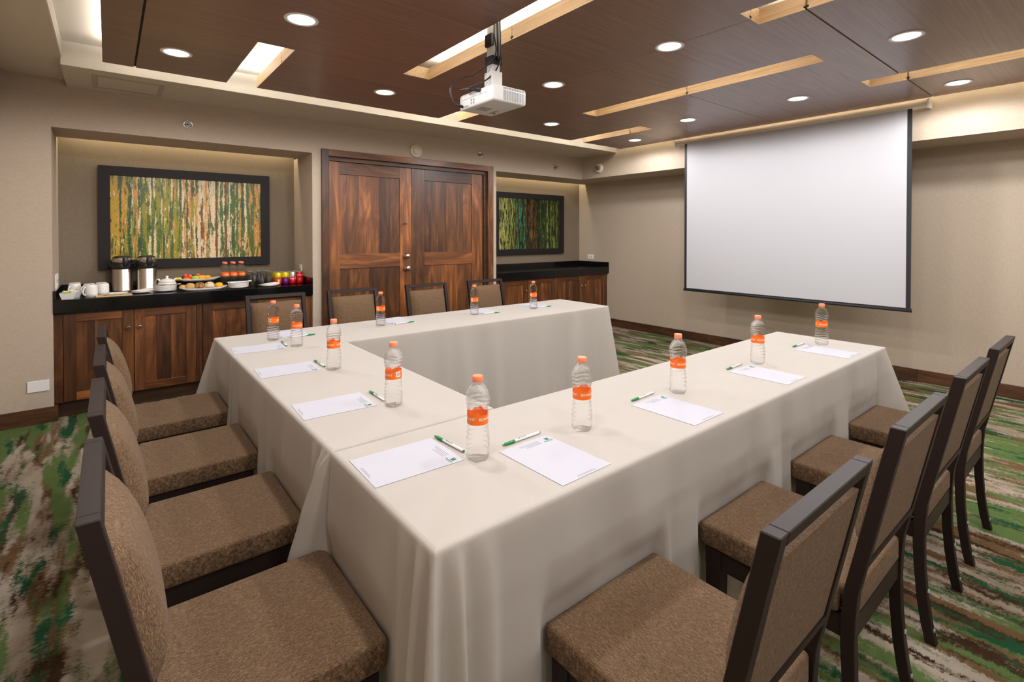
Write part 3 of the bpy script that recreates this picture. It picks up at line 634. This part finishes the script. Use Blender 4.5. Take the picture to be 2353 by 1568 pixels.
# ------------------------------------------------------------------ chairs
def make_chair():
    c = thing('banquet_chair', 'x', 'chair', group='brown upholstered chairs around the table')
    # seat: full width in front of the stiles, tongue between them
    poly = [(-.213, .238), (-.213, -.152), (-.182, -.152), (-.182, -.188), (.182, -.188), (.182, -.152), (.213, -.152), (.213, .238)]
    MB().prism(poly[::-1], .392, .463).build('seat', 'fabric', c, bevel=.011, seg=3)
    MB().box(-.205, .205, .19, .218, .335, .39).box(-.205, -.18, -.16, .19, .335, .39).box(.18, .205, -.16, .19, .335, .39).box(-.18, .18, -.185, -.16, .335, .39).build('seat_rail', 'chair_wood', c)
    prof = [(0, -.224), (.06, -.211), (.14, -.200), (.24, -.192), (.333, -.190), (.40, -.192), (.465, -.197), (.577, -.221), (.70, -.247), (.80, -.268), (.91, -.292)]
    for s_ in (-1, 1):
        m = MB(); xa, xb = sorted((s_*.215, s_*.186)); vs = []
        for z, y in prof:
            tk = .032 if z > .3 else .03
            vs += [(xa, y, z), (xb, y, z), (xb, y+tk, z), (xa, y+tk, z)]
        k = len(prof); fs = [(4*i+a, 4*i+(a+1) % 4, 4*i+4+(a+1) % 4, 4*i+4+a) for i in range(k-1) for a in range(4)] + [(3, 2, 1, 0), tuple(4*(k-1)+a for a in range(4))]
        m.add(vs, fs); lg = m.build('leg', 'chair_wood', c, bevel=.002, seg=1)
        for gz, gy in ((.045, -.2145), (.17, -.1985)): MB().lathe([(.007, .0005), (.007, -.003), (.005, -.004)], 10, (s_*.2, gy, gz), 'Y').build('glide_button', 'glide', lg)
        m = MB(); fx = s_*.187
        m.add([(fx-.018, .172, 0), (fx+.018, .172, 0), (fx+.018, .212, 0), (fx-.018, .212, 0), (fx-.022, .165, .392), (fx+.022, .165, .392), (fx+.022, .215, .392), (fx-.022, .215, .392)], [(3,2,1,0),(4,5,6,7),(0,1,5,4),(1,2,6,5),(2,3,7,6),(3,0,4,7)])
        m.build('leg', 'chair_wood', c)
    yr = lambda z: -.292+(.91-z)*.2135
    m = MB(); m.add([(-.186, yr(.884), .884), (.186, yr(.884), .884), (.186, yr(.884)+.032, .884), (-.186, yr(.884)+.032, .884), (-.186, -.292, .91), (.186, -.292, .91), (.186, -.26, .91), (-.186, -.26, .91)], [(3,2,1,0),(4,5,6,7),(0,1,5,4),(1,2,6,5),(2,3,7,6),(3,0,4,7)])
    m.build('top_rail', 'chair_wood', c, bevel=.002, seg=1)
    m = MB(); a, b = .535, .555
    m.add([(-.186, yr(a), a), (.186, yr(a), a), (.186, yr(a)+.03, a), (-.186, yr(a)+.03, a), (-.186, yr(b), b), (.186, yr(b), b), (.186, yr(b)+.03, b), (-.186, yr(b)+.03, b)], [(3,2,1,0),(4,5,6,7),(0,1,5,4),(1,2,6,5),(2,3,7,6),(3,0,4,7)])
    m.build('lower_rail', 'chair_wood', c)
    # padded back: flat rear, domed front
    nu, nv = 10, 12; vs = []; fs = []
    for side in (0, 1):
        for j in range(nv+1):
            for i in range(nu+1):
                u, v_ = i/nu*2-1, j/nv; z = .557 + (.853-.557)*v_
                ex = (1-abs(u)**5); ez = (1-abs(2*v_-1)**5)
                prot = .012 + .058*(max(0, ex*ez)**.5)*(1-.25*(v_-.4)**2*4)
                y = yr(z) + (.004 if side == 0 else prot+.004)
                vs.append((u*.184, y, z + (0 if side == 0 else 0)))
    w_ = nu+1; off = w_*(nv+1)
    for j in range(nv):
        for i in range(nu):
            q = (j*w_+i, j*w_+i+1, (j+1)*w_+i+1, (j+1)*w_+i); fs.append(q); fs.append(tuple(off+k for k in q[::-1]))
    for i in range(nu): fs.append((i, off+i, off+i+1, i+1)); k = nv*w_; fs.append((k+i, k+i+1, off+k+i+1, off+k+i))
    for j in range(nv): fs.append((j*w_, (j+1)*w_, off+(j+1)*w_, off+j*w_)); k = nu; fs.append((j*w_+k, off+j*w_+k, off+(j+1)*w_+k, (j+1)*w_+k))
    m = MB(); m.add(vs, fs, 0, True); me = m.mesh('back_pad')
    try: me.set_sharp_from_angle(angle=math.radians(60))
    except Exception: pass
    put('back_pad', me, 'fabric', c)
    return c
chair0 = make_chair(); first = [True]
def chair(x, y, rz, label):
    if first[0]: first[0] = False; chair0.location = (x, y, 0); chair0.rotation_euler.z = rz; chair0['label'] = label; return
    copy_tree(chair0, (x, y, 0), rz, label)
ORD_R = ['fourth and farthest from the projection screen', 'third from the projection screen', 'second from the projection screen', 'nearest the projection screen']
ORD_L = ['fourth from the coffee counter', 'third from the coffee counter', 'second from the coffee counter', 'nearest the coffee counter']
ORD_B = ['before the counter with the drink cans', 'before the plain-knobbed leaf of the double door', 'before the gap between the two door leaves', 'before the bare counter niche edge']
for x, s_ in zip(CH_R, ORD_R): chair(x, .62, 0, 'brown upholstered chair facing the double door, '+s_)
for y, s_ in zip(CH_L, ORD_L): chair(.247, y, -PI/2, 'brown upholstered chair facing the projection screen, '+s_)
ORD_B = ['nearest the coffee counter', 'second from the coffee counter', 'third from the coffee counter', 'fourth from the coffee counter']
for x, s_ in zip(CH_B, ORD_B): chair(x, 3.888, PI, 'brown upholstered chair backing onto the double door wall, '+s_)

# ------------------------------------------------------------------ water bottles, papers, pens
def make_bottle():
    b = thing('water_bottle', 'x', 'bottle', group='water bottles with orange caps')
    def rip(r, z, a):
        if .012 < z < .098: return r + .0014*math.sin(2*PI*z/.0135 + 2.2*math.sin(2*a+z*40))
        if .142 < z < .178: return r + .0013*math.sin(2*PI*z/.012 + 2.2*math.sin(2*a+1))
        if z <= .006: return r*(1+.06*math.cos(5*a))
        return r
    pr = [(.020, .004), (.026, .0), (.0305, .006), (.0325, .014)]
    pr += [(.0325 - .0035*smooth((z-.05)/.05), z) for z in [.014+.0028*i for i in range(1, 30)]]
    pr += [(.0288, .100), (.0288, .138), (.0295, .142)] + [(.0295+.0035*math.sin(PI*(z-.142)/.045), z) for z in [.142+.0026*i for i in range(1, 15)]]
    pr += [(.0315, .181), (.028, .190), (.0225, .199), (.016, .206), (.0128, .209), (.0128, .212), (.0155, .2125), (.0155, .214), (.0125, .2145), (.0125, .216)]
    MB().lathe(pr, 40, fn=rip).build('bottle_body', 'water', b)
    MB().lathe([(.0142, .2145), (.0148, .216), (.0148, .228), (.0135, .2305)], 24).build('cap', 'cap_orange', b)
    lb = MB(); n = 48; vs = []
    for i in range(n):
        a = 2*PI*i/n; top = .131 + .0045*math.sin(4*a)+.002*math.sin(11*a+.5)
        for r, z in ((.0297, .101), (.0297, top)): vs.append((r*math.cos(a), r*math.sin(a), z))
    lb.add(vs, [(2*i, 2*((i+1) % n), 2*((i+1) % n)+1, 2*i+1) for i in range(n)], 0, True)
    lab = put('label', lb.mesh('label', fix=True), 'label_orange', b)
    for a in (0, -2.25): put('lettering', wrap(text_mesh('BONAFONT', .0105, 'print_white'), .0301, .1165, a), None, lab)
    bc = MB(); vs = []
    for k in range(8):
        a0 = 1.75 + (-.25+.07*k); w_ = .02 + .02*(k % 2)
        m4 = [(.0302*math.cos(q), .0302*math.sin(q), z) for q, z in ((a0, .112), (a0+w_, .112), (a0+w_, .125), (a0, .125))]; bc.add(m4, [(0, 1, 2, 3)])
    put('barcode', bc.mesh('barcode'), 'ink_black', lab)
    pt = MB(); qs = [1.75-.34+.08*k for k in range(9)]
    for q0, q1 in zip(qs[:-1], qs[1:]): pt.add([(.0300*math.cos(q), .0300*math.sin(q), z) for q, z in ((q0, .109), (q1, .109), (q1, .1275), (q0, .1275))], [(0, 1, 2, 3)])
    put('barcode_panel', pt.mesh('barcode_panel'), 'print_white', lab)
    return b
bot0 = make_bottle(); used = [False]
def bottle(x, y, z, rz, label):
    if not used[0]: used[0] = True; bot0.location = (x, y, z); bot0.rotation_euler.z = rz; bot0['label'] = label; return
    copy_tree(bot0, (x, y, z), rz, label)
TT = .7506
PL_R = ['the place nearest the camera corner of the table', 'the place second from that corner', 'the place second from the screen end', 'the place at the screen end']
view = lambda x, y: math.atan2(-y, -x)        # direction back towards the aisle
for (x, y, tw), s_ in zip([(.792, 1.134, 1.05), (1.170, 1.097, .85), (1.736, 1.116, .9), (2.429, 1.129, .95), (3.124, 1.096, .55)],
    ['on the corner where the near arm meets the short table', 'on the near arm, fourth from the projection screen', 'on the near arm, third from the projection screen', 'on the near arm, second from the projection screen', 'on the near arm, nearest the projection screen']):
    bottle(x, y, TT, view(x, y)+tw, 'orange-capped water bottle '+s_)
for (x, y, tw), s_ in zip([(.801, 1.679, -1.1), (.804, 2.305, 1.4), (.812, 2.915, .15)], ['on the short middle table, closer to the near arm', 'on the short middle table, closer to the double door arm', 'on the seam of the short table and the double door arm']):
    bottle(x, y, TT, view(x, y)+tw, 'orange-capped water bottle '+s_)
for (x, y, tw), s_ in zip([(.752, 3.171, 0), (1.440, 3.212, 0), (2.200, 3.194, 0), (2.765, 3.147, 0)], ['nearest the coffee counter', 'second from the coffee counter', 'third from the coffee counter', 'fourth from the coffee counter']):
    bottle(x, y, TT, view(x, y)-2.4, 'orange-capped water bottle on the double door arm, '+s_)

def make_paper():
    p = thing('notepaper', 'x', 'paper', group='sheets of letterhead on the table')
    n = 6; vs = []; fs = []
    B('sheet', 'paper', p, -.093, .093, -.126, .126, 0, .0007)
    MB().box(.066, .080, .098, .112, .0007, .0009).build('logo', 'logo_green', p)
    tx = MB()
    tx.box(.052, .086, .092, .0945, .0007, .00085).box(.058, .084, .088, .0895, .0007, .00085)
    tx.build('name_print', 'logo_green', p)
    tx = MB()
    for k, (a, b) in enumerate([(-.035, .04), (-.03, .04), (-.012, .04), (-.02, .04)]): tx.box(a, b, .108-.006*k, .1095-.006*k, .0007, .00085)
    tx.build('small_print', 'ink', p); tx = MB()
    for k in range(2): tx.box(-.03, .03+.01*k, -.115-.004*k, -.1138-.004*k, .0007, .00085)
    tx.build('footer_print', 'ink', p); return p
pap0 = make_paper(); used2 = [False]
def paper(x, y, rz, label):
    if not used2[0]: used2[0] = True; pap0.location = (x, y, TT); pap0.rotation_euler.z = rz; pap0['label'] = label; return
    copy_tree(pap0, (x, y, TT), rz, label)
def make_pen():
    p = thing('ballpoint_pen', 'x', 'pen', group='white pens with green caps')
    r = .0042
    MB().tube([(.045, 0, r), (.147, 0, r)], r, 6).build('barrel', 'pen_white', p); MB().tube([(.1465, 0, r), (.150, 0, r)], r*.9, 8).build('end_plug', 'pen_green', p)
    cp = MB().tube([(0, 0, r), (.006, 0, r), (.025, 0, r), (.045, 0, r)], [.0012, .0026, .0046, .0052], 10).build('cap', 'pen_green', p)
    MB().box(.012, .060, .0042, .0062, r-.0018, r+.0018).build('clip', 'pen_green', cp)
    MB().box(.062, .068, -.0012, .002, 2*r-.0006, 2*r+.0001).box(.071, .092, -.0008, .0008, 2*r-.0006, 2*r+.0001).build('print', 'logo_green', p)
    return p
pen0 = make_pen(); used3 = [False]
def pen(a, b, label):
    rz = math.atan2(b[1]-a[1], b[0]-a[0]); loc = (a[0], a[1], TT)
    if not used3[0]: used3[0] = True; pen0.location = loc; pen0.rotation_euler.z = rz; pen0['label'] = label; return
    copy_tree(pen0, loc, rz, label)
PR = [(.957, 1.003, .02), (1.566, 1.012, .01), (2.265, 1.012, 0), (2.957, 1.014, .03)]
for (x, y, r_), s_ in zip(PR, ORD_R): paper(x, y, r_, 'white letterhead sheet on the near arm, '+s_)
PLs = [(.632, 1.245, .03), (.634, 1.815, .05), (.637, 2.432, .06), (.634, 2.985, .08)]
for (x, y, r_), s_ in zip(PLs, ORD_L): paper(x, y, -PI/2-r_, 'white letterhead sheet before the chairs facing the screen, '+s_)
for x, y, s_ in [(.88, 3.315, ORD_B[0]), (1.61, 3.338, ORD_B[1]), (2.345, 3.305, ORD_B[2]), (2.905, 3.30, ORD_B[3])]: paper(x, y, PI-.02, 'white letterhead sheet on the double door arm, '+s_)
for (a, b), s_ in zip([((.891, 1.150), (1.035, 1.154)), ((1.501, 1.160), (1.650, 1.168)), ((2.193, 1.160), (2.340, 1.165)), ((2.917, 1.166), (3.066, 1.165))], ORD_R): pen(a, b, 'green-capped white pen on the near arm, '+s_)
for (a, b), s_ in zip([((.772, 1.336), (.781, 1.188)), ((.795, 1.883), (.793, 1.734)), ((.781, 2.514), (.782, 2.365)), ((.773, 3.085), (.765, 2.935))], ORD_L): pen(a, b, 'green-capped white pen before the chairs facing the screen, '+s_)
for (a, b), s_ in zip([((.994, 3.171), (.847, 3.168)), ((1.686, 3.195), (1.540, 3.190)), ((2.413, 3.150), (2.270, 3.168)), ((2.972, 3.145), (2.830, 3.158))], ORD_B): pen(a, b, 'green-capped white pen on the double door arm, '+s_)

# ------------------------------------------------------------------ the coffee counter
ZC = .8875
def airpot(x, y, rz, label):
    a = thing('airpot', label, 'coffee pot', (x, y, ZC), rz, 'steel vacuum coffee pots')
    MB().lathe([(.071, 0), (.073, .006), (.073, .012), (.0705, .016), (.0705, .19), (.066, .2)], 36).build('body', 'steel', a)
    MB().lathe([(.074, .192), (.076, .198), (.076, .236), (.072, .24)], 36).build('collar', 'black_plastic', a)
    MB().lathe([(.072, .24), (.071, .278), (.066, .286)], 36).build('lid_band', 'steel', a)
    MB().lathe([(.066, .285), (.064, .289), (.055, .297), (.03, .303), (.005, .304)], 36).build('lid', 'black_plastic', a)
    MB().box(-.019, .019, -.098, -.05, .215, .290).build('spout', 'black_plastic', a, bevel=.01, seg=2)
    MB().tube([(-.072, .02, .21), (-.076, .03, .22), (-.074, .045, .24), (-.05, .08, .25), (0, .092, .252), (.05, .08, .25), (.074, .045, .24), (.076, .03, .22), (.072, .02, .21)], .006, 8).build('handle', 'black_plastic', a)
airpot(.093, 5.40, .25, 'steel vacuum coffee pot right beside the white mugs'); airpot(.258, 5.37, .2, 'steel vacuum coffee pot next to the white sugar pot')
def make_mug():
    m = thing('mug', 'x', 'mug', group='white mugs turned upside down')
    MB().lathe([(.0385, 0), (.0395, .03), (.0385, .078), (.036, .09), (.031, .096), (.005, .094)], 28, cap=True).build('cup', 'porcelain', m)
    MB().tube(arc([(-.037, 0, .080), (-.050, 0, .070), (-.057, 0, .048), (-.052, 0, .024), (-.038, 0, .016)], 5), .0055, 8).build('handle', 'porcelain', m); return m
mug0 = make_mug()
MUGS = [(-.035, 5.14, 'front mug of the column beside the coffee pot'), (-.045, 5.245, 'second mug of the column beside the coffee pot'), (-.104, 5.062, 'front mug of the middle column'), (-.118, 5.165, 'second mug of the middle column'),
        (-.208, 5.245, 'front mug of the column behind the tea bowls'), (-.212, 5.345, 'rear mug of the column behind the tea bowls')]
for i, (x, y, s_) in enumerate(MUGS):
    if i == 0: mug0.location = (x, y, ZC); mug0.rotation_euler.z = .55; mug0['label'] = 'white upside-down mug, '+s_
    else: copy_tree(mug0, (x, y, ZC), .55 if x > -.2 else .9, 'white upside-down mug, '+s_)
def square_bowl(x, y, label, cols):
    b = thing('square_bowl', label, 'bowl', (x, y, ZC), 0, 'square white tea bowls'); a, c_, h_, t_ = .033, .047, .045, .004
    r = lambda s_, z: [(-s_, -s_, z), (s_, -s_, z), (s_, s_, z), (-s_, s_, z)]
    vs = r(a, 0)+r(c_, h_)+r(c_-t_, h_)+r(a-t_, .006); fs = [(3,2,1,0)]
    for k in range(3): fs += [(4*k+i, 4*k+(i+1) % 4, 4*k+4+(i+1) % 4, 4*k+4+i) for i in range(4)]
    fs.append((12, 13, 14, 15)); MB().add(vs, fs).build('bowl', 'porcelain', b)
    for i, cc in enumerate(cols):
        o = MB().box(-.026, .026, -.0015, .0015, -.022, .024).build('tea_bag', cc, b); o.location = (-.004+.004*(i % 3), -.027+.0085*i, .036); o.rotation_euler = (random.uniform(-.2, .3), random.uniform(-.25, .25), random.uniform(-.15, .15))
square_bowl(-.238, 5.015, 'square white bowl of green and white tea bags at the counter corner', ['tea_green', 'napkin', 'napkin', 'tea_green', 'napkin', 'tea_green', 'napkin']); square_bowl(-.205, 5.118, 'square white bowl of white sachets beside the mugs', ['napkin', 'beige_napkin', 'napkin', 'napkin', 'beige_napkin', 'napkin'])
bd = thing('serving_board', 'pale wooden board holding a spoon at the counter edge', 'board', (.035, 5.02, ZC))
MB().box(-.112, .112, -.048, .06, 0, .010).build('board_panel', 'bamboo', bd, bevel=.002)
def spoon(x, y, z, rz, label):
    s_ = thing('teaspoon', label, 'spoon', (x, y, z), rz)
    MB().lathe([(.001, 0), (.012, .001), (.016, .005), (.0165, .007), (.012, .004), (.001, .002)], 16).build('spoon_bowl', 'chrome', s_)
    MB().tube([(.014, 0, .0055), (.05, 0, .008), (.11, 0, .003)], [.002, .0015, .003], 6).build('handle', 'chrome', s_)
spoon(-.015, 5.00, ZC+.010, .12, 'steel teaspoon lying on the pale board')
rp = MB().box(-.075, .075, -.03, .03, 0, .012).build('napkin_stack', 'napkin', bevel=.003); rp.location = (.075, 5.20, ZC); rp.rotation_euler.z = .05
tag(rp, 'stack of white folded napkins before the first coffee pot', 'napkins')
def dish(m, r, z=0, h_=.014): m.lathe([(r*.55, z), (r*.6, z+.002), (r*.85, z+.006), (r, z+h_), (r-.002, z+h_+.001), (r*.82, z+.009), (r*.58, z+.006), (.003, z+.005)], 32); return m
plate_me = dish(MB(), .085).mesh('plate')
def plates(x, y, n, label, grp):
    for i in range(n):
        o = put('plate', plate_me, 'porcelain', None, (x+random.uniform(-.002, .002), y+random.uniform(-.002, .002), ZC+i*.0085))
        tag(o, label+', '+['bottom plate', 'second plate up', 'third plate up', 'fourth plate up', 'top plate'][i], 'plate', grp)
plates(.375, 5.175, 5, 'white side plate in the stack before the sugar pot', 'plates stacked before the sugar pot'); plates(.915, 5.085, 5, 'white side plate in the stack between cookies and napkin plate', 'plates stacked by the bottles')
def napkin_plate(x, y, label, nl, rz):
    o = put('plate', plate_me, 'porcelain', None, (x, y, ZC)); tag(o, label, 'plate', 'plates holding napkins')
    nk = thing('folded_napkin', nl, 'napkin', (x, y, ZC+.011), rz, 'folded napkins on plates')
    m = MB(); nx, ny = 10, 6; vs = []
    for j in range(ny+1):
        for i in range(nx+1):
            u, v_ = i/nx*2-1, j/ny*2-1; vs.append((u*.085, v_*.05, .011+.009*math.sin(u*2.6+v_*1.5)*(1-.4*abs(v_)) + .004*math.cos(v_*3)))
    fs = [(j*(nx+1)+i, j*(nx+1)+i+1, (j+1)*(nx+1)+i+1, (j+1)*(nx+1)+i) for j in range(ny) for i in range(nx)]
    m.add(vs, fs, 0, True); m.add([(a, b, .002+.5*max(0, c_-.004)) for a, b, c_ in vs], [f[::-1] for f in fs], 0, True); put('cloth_layers', m.mesh('cloth_layers', fix=False), 'napkin', nk)
napkin_plate(.212, 5.165, 'white plate under the napkin before the second coffee pot', 'white napkin on the plate before the second coffee pot', .3); napkin_plate(1.168, 5.085, 'white plate under the napkin before the drink cans', 'white rumpled napkin on the plate before the drink cans', .1)
def tongs(x, y, z, rz, label, m_):
    t_ = thing('serving_tongs', label, 'tongs', (x, y, z), rz)
    for s_ in (-1, 1):
        MB().tube([(.10, 0, .006), (.05, s_*.008, .006), (-.04, s_*.017, .006)], .0042, 6).build('arm', m_, t_)
        g_ = MB().box(-.085, -.038, s_*.017-.006, s_*.017+.006, .002, .010)
        for k in range(5): g_.box(-.083+k*.0095, -.079+k*.0095, s_*.010-.002, s_*.010+.002, .0, .006)
        g_.build('gripper', m_, t_)
    MB().tube([(.085, 0, .006), (.115, 0, .006)], .0075, 8).build('hinge', m_, t_)
tongs(.375, 5.15, ZC+5*.0085+.007, .12, 'steel tongs across the plate stack by the sugar pot', 'steel'); tongs(.915, 5.085, ZC+5*.0085+.007, .25, 'pale tongs across the plate stack by the water bottles', 'porcelain')
sp = thing('sugar_pot', 'round white lidded sugar pot with small ears behind the plates', 'sugar pot', (.404, 5.38, ZC))
MB().lathe([(.035, 0), (.052, .008), (.07, .03), (.071, .045), (.066, .06)], 32).build('pot', 'porcelain', sp)
ld = MB().lathe([(.066, .06), (.058, .075), (.04, .088), (.012, .094), (.009, .1), (.012, .112), (.009, .116), (.002, .117)], 32).build('lid', 'porcelain', sp)
for s_ in (-1, 1): MB().tube([(s_*.05, 0, .07), (s_*.062, 0, .088), (s_*.072, 0, .09)], [.009, .009, .006], 8).build('ear', 'porcelain', sp)
def platter(name, x, y, z, L, W, label, foot):
    p = thing(name, label, 'platter', (x, y, z)); n = 14; vs = []
    for lift, sc_ in ((0, .72), (.018, 1.0), (.0205, .985), (.006, .72)):
        for i in range(40):
            a = 2*PI*i/40; cx_, cy_ = abs(math.cos(a))**.7*math.copysign(1, math.cos(a)), abs(math.sin(a))**.7*math.copysign(1, math.sin(a))
            vs.append((cx_*L/2*sc_, cy_*W/2*sc_, lift + (.012*abs(cx_)**3 if lift > .01 else 0)))
    fs = [tuple(range(40))[::-1]] + [(k*40+i, k*40+(i+1) % 40, k*40+40+(i+1) % 40, k*40+40+i) for k in range(3) for i in range(40)] + [tuple(range(120, 160))]
    m = MB(); m.add(vs, fs, 0, True); m.build('tray', 'porcelain', p)
    if foot: MB().lathe([(.09, -foot), (.085, -foot+.004), (.06, -.006), (.09, 0)], 28).build('stand', 'black_plastic', p)
    return p
platter('cookie_platter', .645, 5.085, ZC, .36, .15, 'long white platter of cookies at the counter edge', 0)
def cookie(x, y, r, mat, label, tilt=.35, stripes=False):
    c_ = thing('cookie', label, 'cookie', (x, y, ZC+.012+r*.18), 0, 'cookies on the long platter')
    r *= 1.08; pr = [(r*.7, 0), (r, r*.3), (r*.97, r*.75), (r*.75, r*1.1), (r*.35, r*1.28), (.001, r*1.3)]
    bd_ = MB().lathe(pr, 20).build('crust', mat, c_)
    if stripes:
        m = MB()
        for k in range(4):
            yy = -r*.6 + k*r*.4; m.tube([(yy, -r*.8, r*.85), (yy+.004, -r*.4, r*1.2), (yy, .2*r, r*1.28), (yy+.003, r*.7, r*1.0)], .0015, 5)
        m.build('icing', 'choc', c_)
cookie(.493, 5.095, .026, 'cookie_tan', 'small tan cookie at the end of the platter'); cookie(.545, 5.085, .034, 'cookie_tan', 'large pale tan cookie beside the chocolate one'); cookie(.617, 5.085, .036, 'cookie_choc', 'brown chocolate-crumbed cookie beside the tan one'); cookie(.69, 5.085, .036, 'cookie_white', 'cream cookie with thin chocolate stripes', stripes=True); cookie(.762, 5.09, .03, 'cookie_yellow', 'yellow mango-coloured cookie at the platter end')
platter('fruit_platter', .648, 5.40, ZC+.058, .34, .15, 'white platter of cut fruit raised on a dark stand', .058)
ZF = ZC+.058
def fruit(name, x, y, z, sx, sy, sz, mat, label, rz=0):
    m = MB().lathe([(.45, 0), (.85, .2), (1, .5), (.8, .85), (.35, 1), (.01, 1.02)], 14); m.v = [(a*sx, b*sy, c_*sz) for a, b, c_ in m.v]
    o = m.build(name, mat); o.location = (x, y, z); o.rotation_euler.z = rz; tag(o, label, 'fruit', 'cut fruit on the raised platter')
fruit('melon_slice', .495, 5.40, ZF+.009, .032, .03, .03, 'melon_yellow', 'yellow melon piece at the end of the fruit platter'); fruit('papaya_slice', .552, 5.39, ZF+.007, .036, .034, .032, 'papaya', 'orange papaya slice beside the yellow melon'); fruit('melon_slice', .618, 5.39, ZF+.007, .034, .034, .04, 'melon_green', 'green melon slice in the middle of the fruit')
fruit('cantaloupe_slice', .672, 5.40, ZF+.008, .04, .036, .042, 'cantaloupe', 'pale orange cantaloupe slice beside the green melon', .3); fruit('cantaloupe_slice', .716, 5.40, ZF+.012, .03, .03, .036, 'cantaloupe', 'pale orange cantaloupe slice at the end by the bottles')
fruit('strawberry', .548, 5.43, ZF+.03, .016, .016, .035, 'strawberry', 'halved strawberry above the papaya slice'); fruit('strawberry', .577, 5.375, ZF+.03, .018, .018, .032, 'strawberry', 'halved strawberry leaning between papaya and green melon'); fruit('strawberry', .645, 5.43, ZF+.035, .016, .016, .03, 'strawberry', 'halved strawberry between green melon and cantaloupe'); fruit('blackberry', .524, 5.385, ZF+.024, .013, .013, .024, 'berry', 'dark berry beside the yellow melon'); fruit('blackberry', .602, 5.435, ZF+.036, .014, .014, .022, 'berry', 'dark berry behind the green melon')
for i, (x, y) in enumerate([(.838, 5.235), (.905, 5.235), (.972, 5.235), (.838, 5.31), (.905, 5.31), (.972, 5.31)]):
    bottle(x, y, ZC, view(x, y)+.15, 'orange-capped water bottle on the granite counter, '+['front row, end by the cookies', 'front row, middle', 'front row, end by the glasses', 'back row, end by the cookies', 'back row, middle', 'back row, end by the glasses'][i])
gl = [(.036, 0), (.036, .004), (.033, .128), (.0325, .13), (.0305, .13), (.0315, .126), (.0345, .006), (.0345, .0)]
fl = lambda r, z, a: r + (.0008*math.cos(14*a) if .01 < z < .12 else 0)
gm = MB().lathe([(.031, .0), (.033, .002), (.0335, .118), (.036, .130), (.0345, .130), (.0315, .116), (.031, .012), (.004, .011)], 40, fn=fl).mesh('tumbler')
k = 0
for j in range(3):
    for i in range(3):
        x, y = 1.056+.0735*i, 5.205+.0735*j
        o = put('tumbler', gm, 'glass', None, (x, y, ZC)); tag(o, 'clear ribbed tumbler, %s row counted from the napkin plate, %s' % (['front', 'middle', 'back'][j], ['by the bottles', 'in the middle', 'by the cans'][i]), 'glass', 'clear tumblers between bottles and cans')
def can_proto(kind):
    c_ = thing('drink_can', 'x', 'can', group='drink cans by the niche wall'); r = .032
    zs = [(.024, 0), (.027, .003), (r, .012)]; top = [(r, .108), (.028, .117), (.0275, .119)]
    n = 28; lo = {'mango': 'can_orange', 'grape': 'can_purple', 'cola_light': 'can_red', 'cola': 'can_red'}[kind]; hi = {'mango': 'can_yellow', 'grape': 'can_yellow', 'cola_light': 'can_silver', 'cola': 'can_red'}[kind]
    MB().lathe(zs+[(r, .066)], n, cap=True).build('lower_wall', lo, c_); MB().lathe([(r, .066), (r, .108), (.0295, .114)], n, cap=False).build('upper_wall', hi, c_)
    MB().lathe([(.0295, .114), (.0285, .118), (.0275, .118), (.026, .115), (.003, .115)], n).build('lid', 'can_silver', c_)
    txt, mt, z = {'mango': ('Joya', 'ink_black', .074), 'grape': ('Joya', 'ink_black', .074), 'cola_light': ('Coca-Cola', 'print_white', .055), 'cola': ('Coca-Cola', 'print_white', .085)}[kind]
    tm_ = wrap(text_mesh(txt, .026 if kind != 'cola' else .02, mt), r+.0004, z, 0)
    put('lettering', tm_, None, c_)
    if kind == 'mango': 
        m = MB(); vs = [( (r+.0004)*math.cos(a), (r+.0004)*math.sin(a), zz) for a, zz in [(.1+.22*math.cos(q), .034+.014*math.sin(q)) for q in [2*PI*i/14 for i in range(14)]]]; m.add(vs, [tuple(range(14))]); m.build('fruit_print', 'cookie_white', c_)
    return c_
for kind, cx_, cn in (('mango', 1.277, 'yellow and orange juice can'), ('grape', 1.343, 'yellow and purple juice can'), ('cola_light', 1.409, 'silver and red cola can'), ('cola', 1.475, 'all red cola can')):
    c0 = can_proto(kind)
    for j in range(3):
        x, y = cx_-.002*j, 5.19+.068*j; rz = view(x, y)+(.5 if 'cola' in kind else .08); lb_ = cn + [', front of its row', ', second in its row', ', last in its row by the backsplash'][j]
        if j == 0: c0.location = (x, y, ZC); c0.rotation_euler.z = rz; c0['label'] = lb_
        else: copy_tree(c0, (x, y, ZC), rz, lb_)
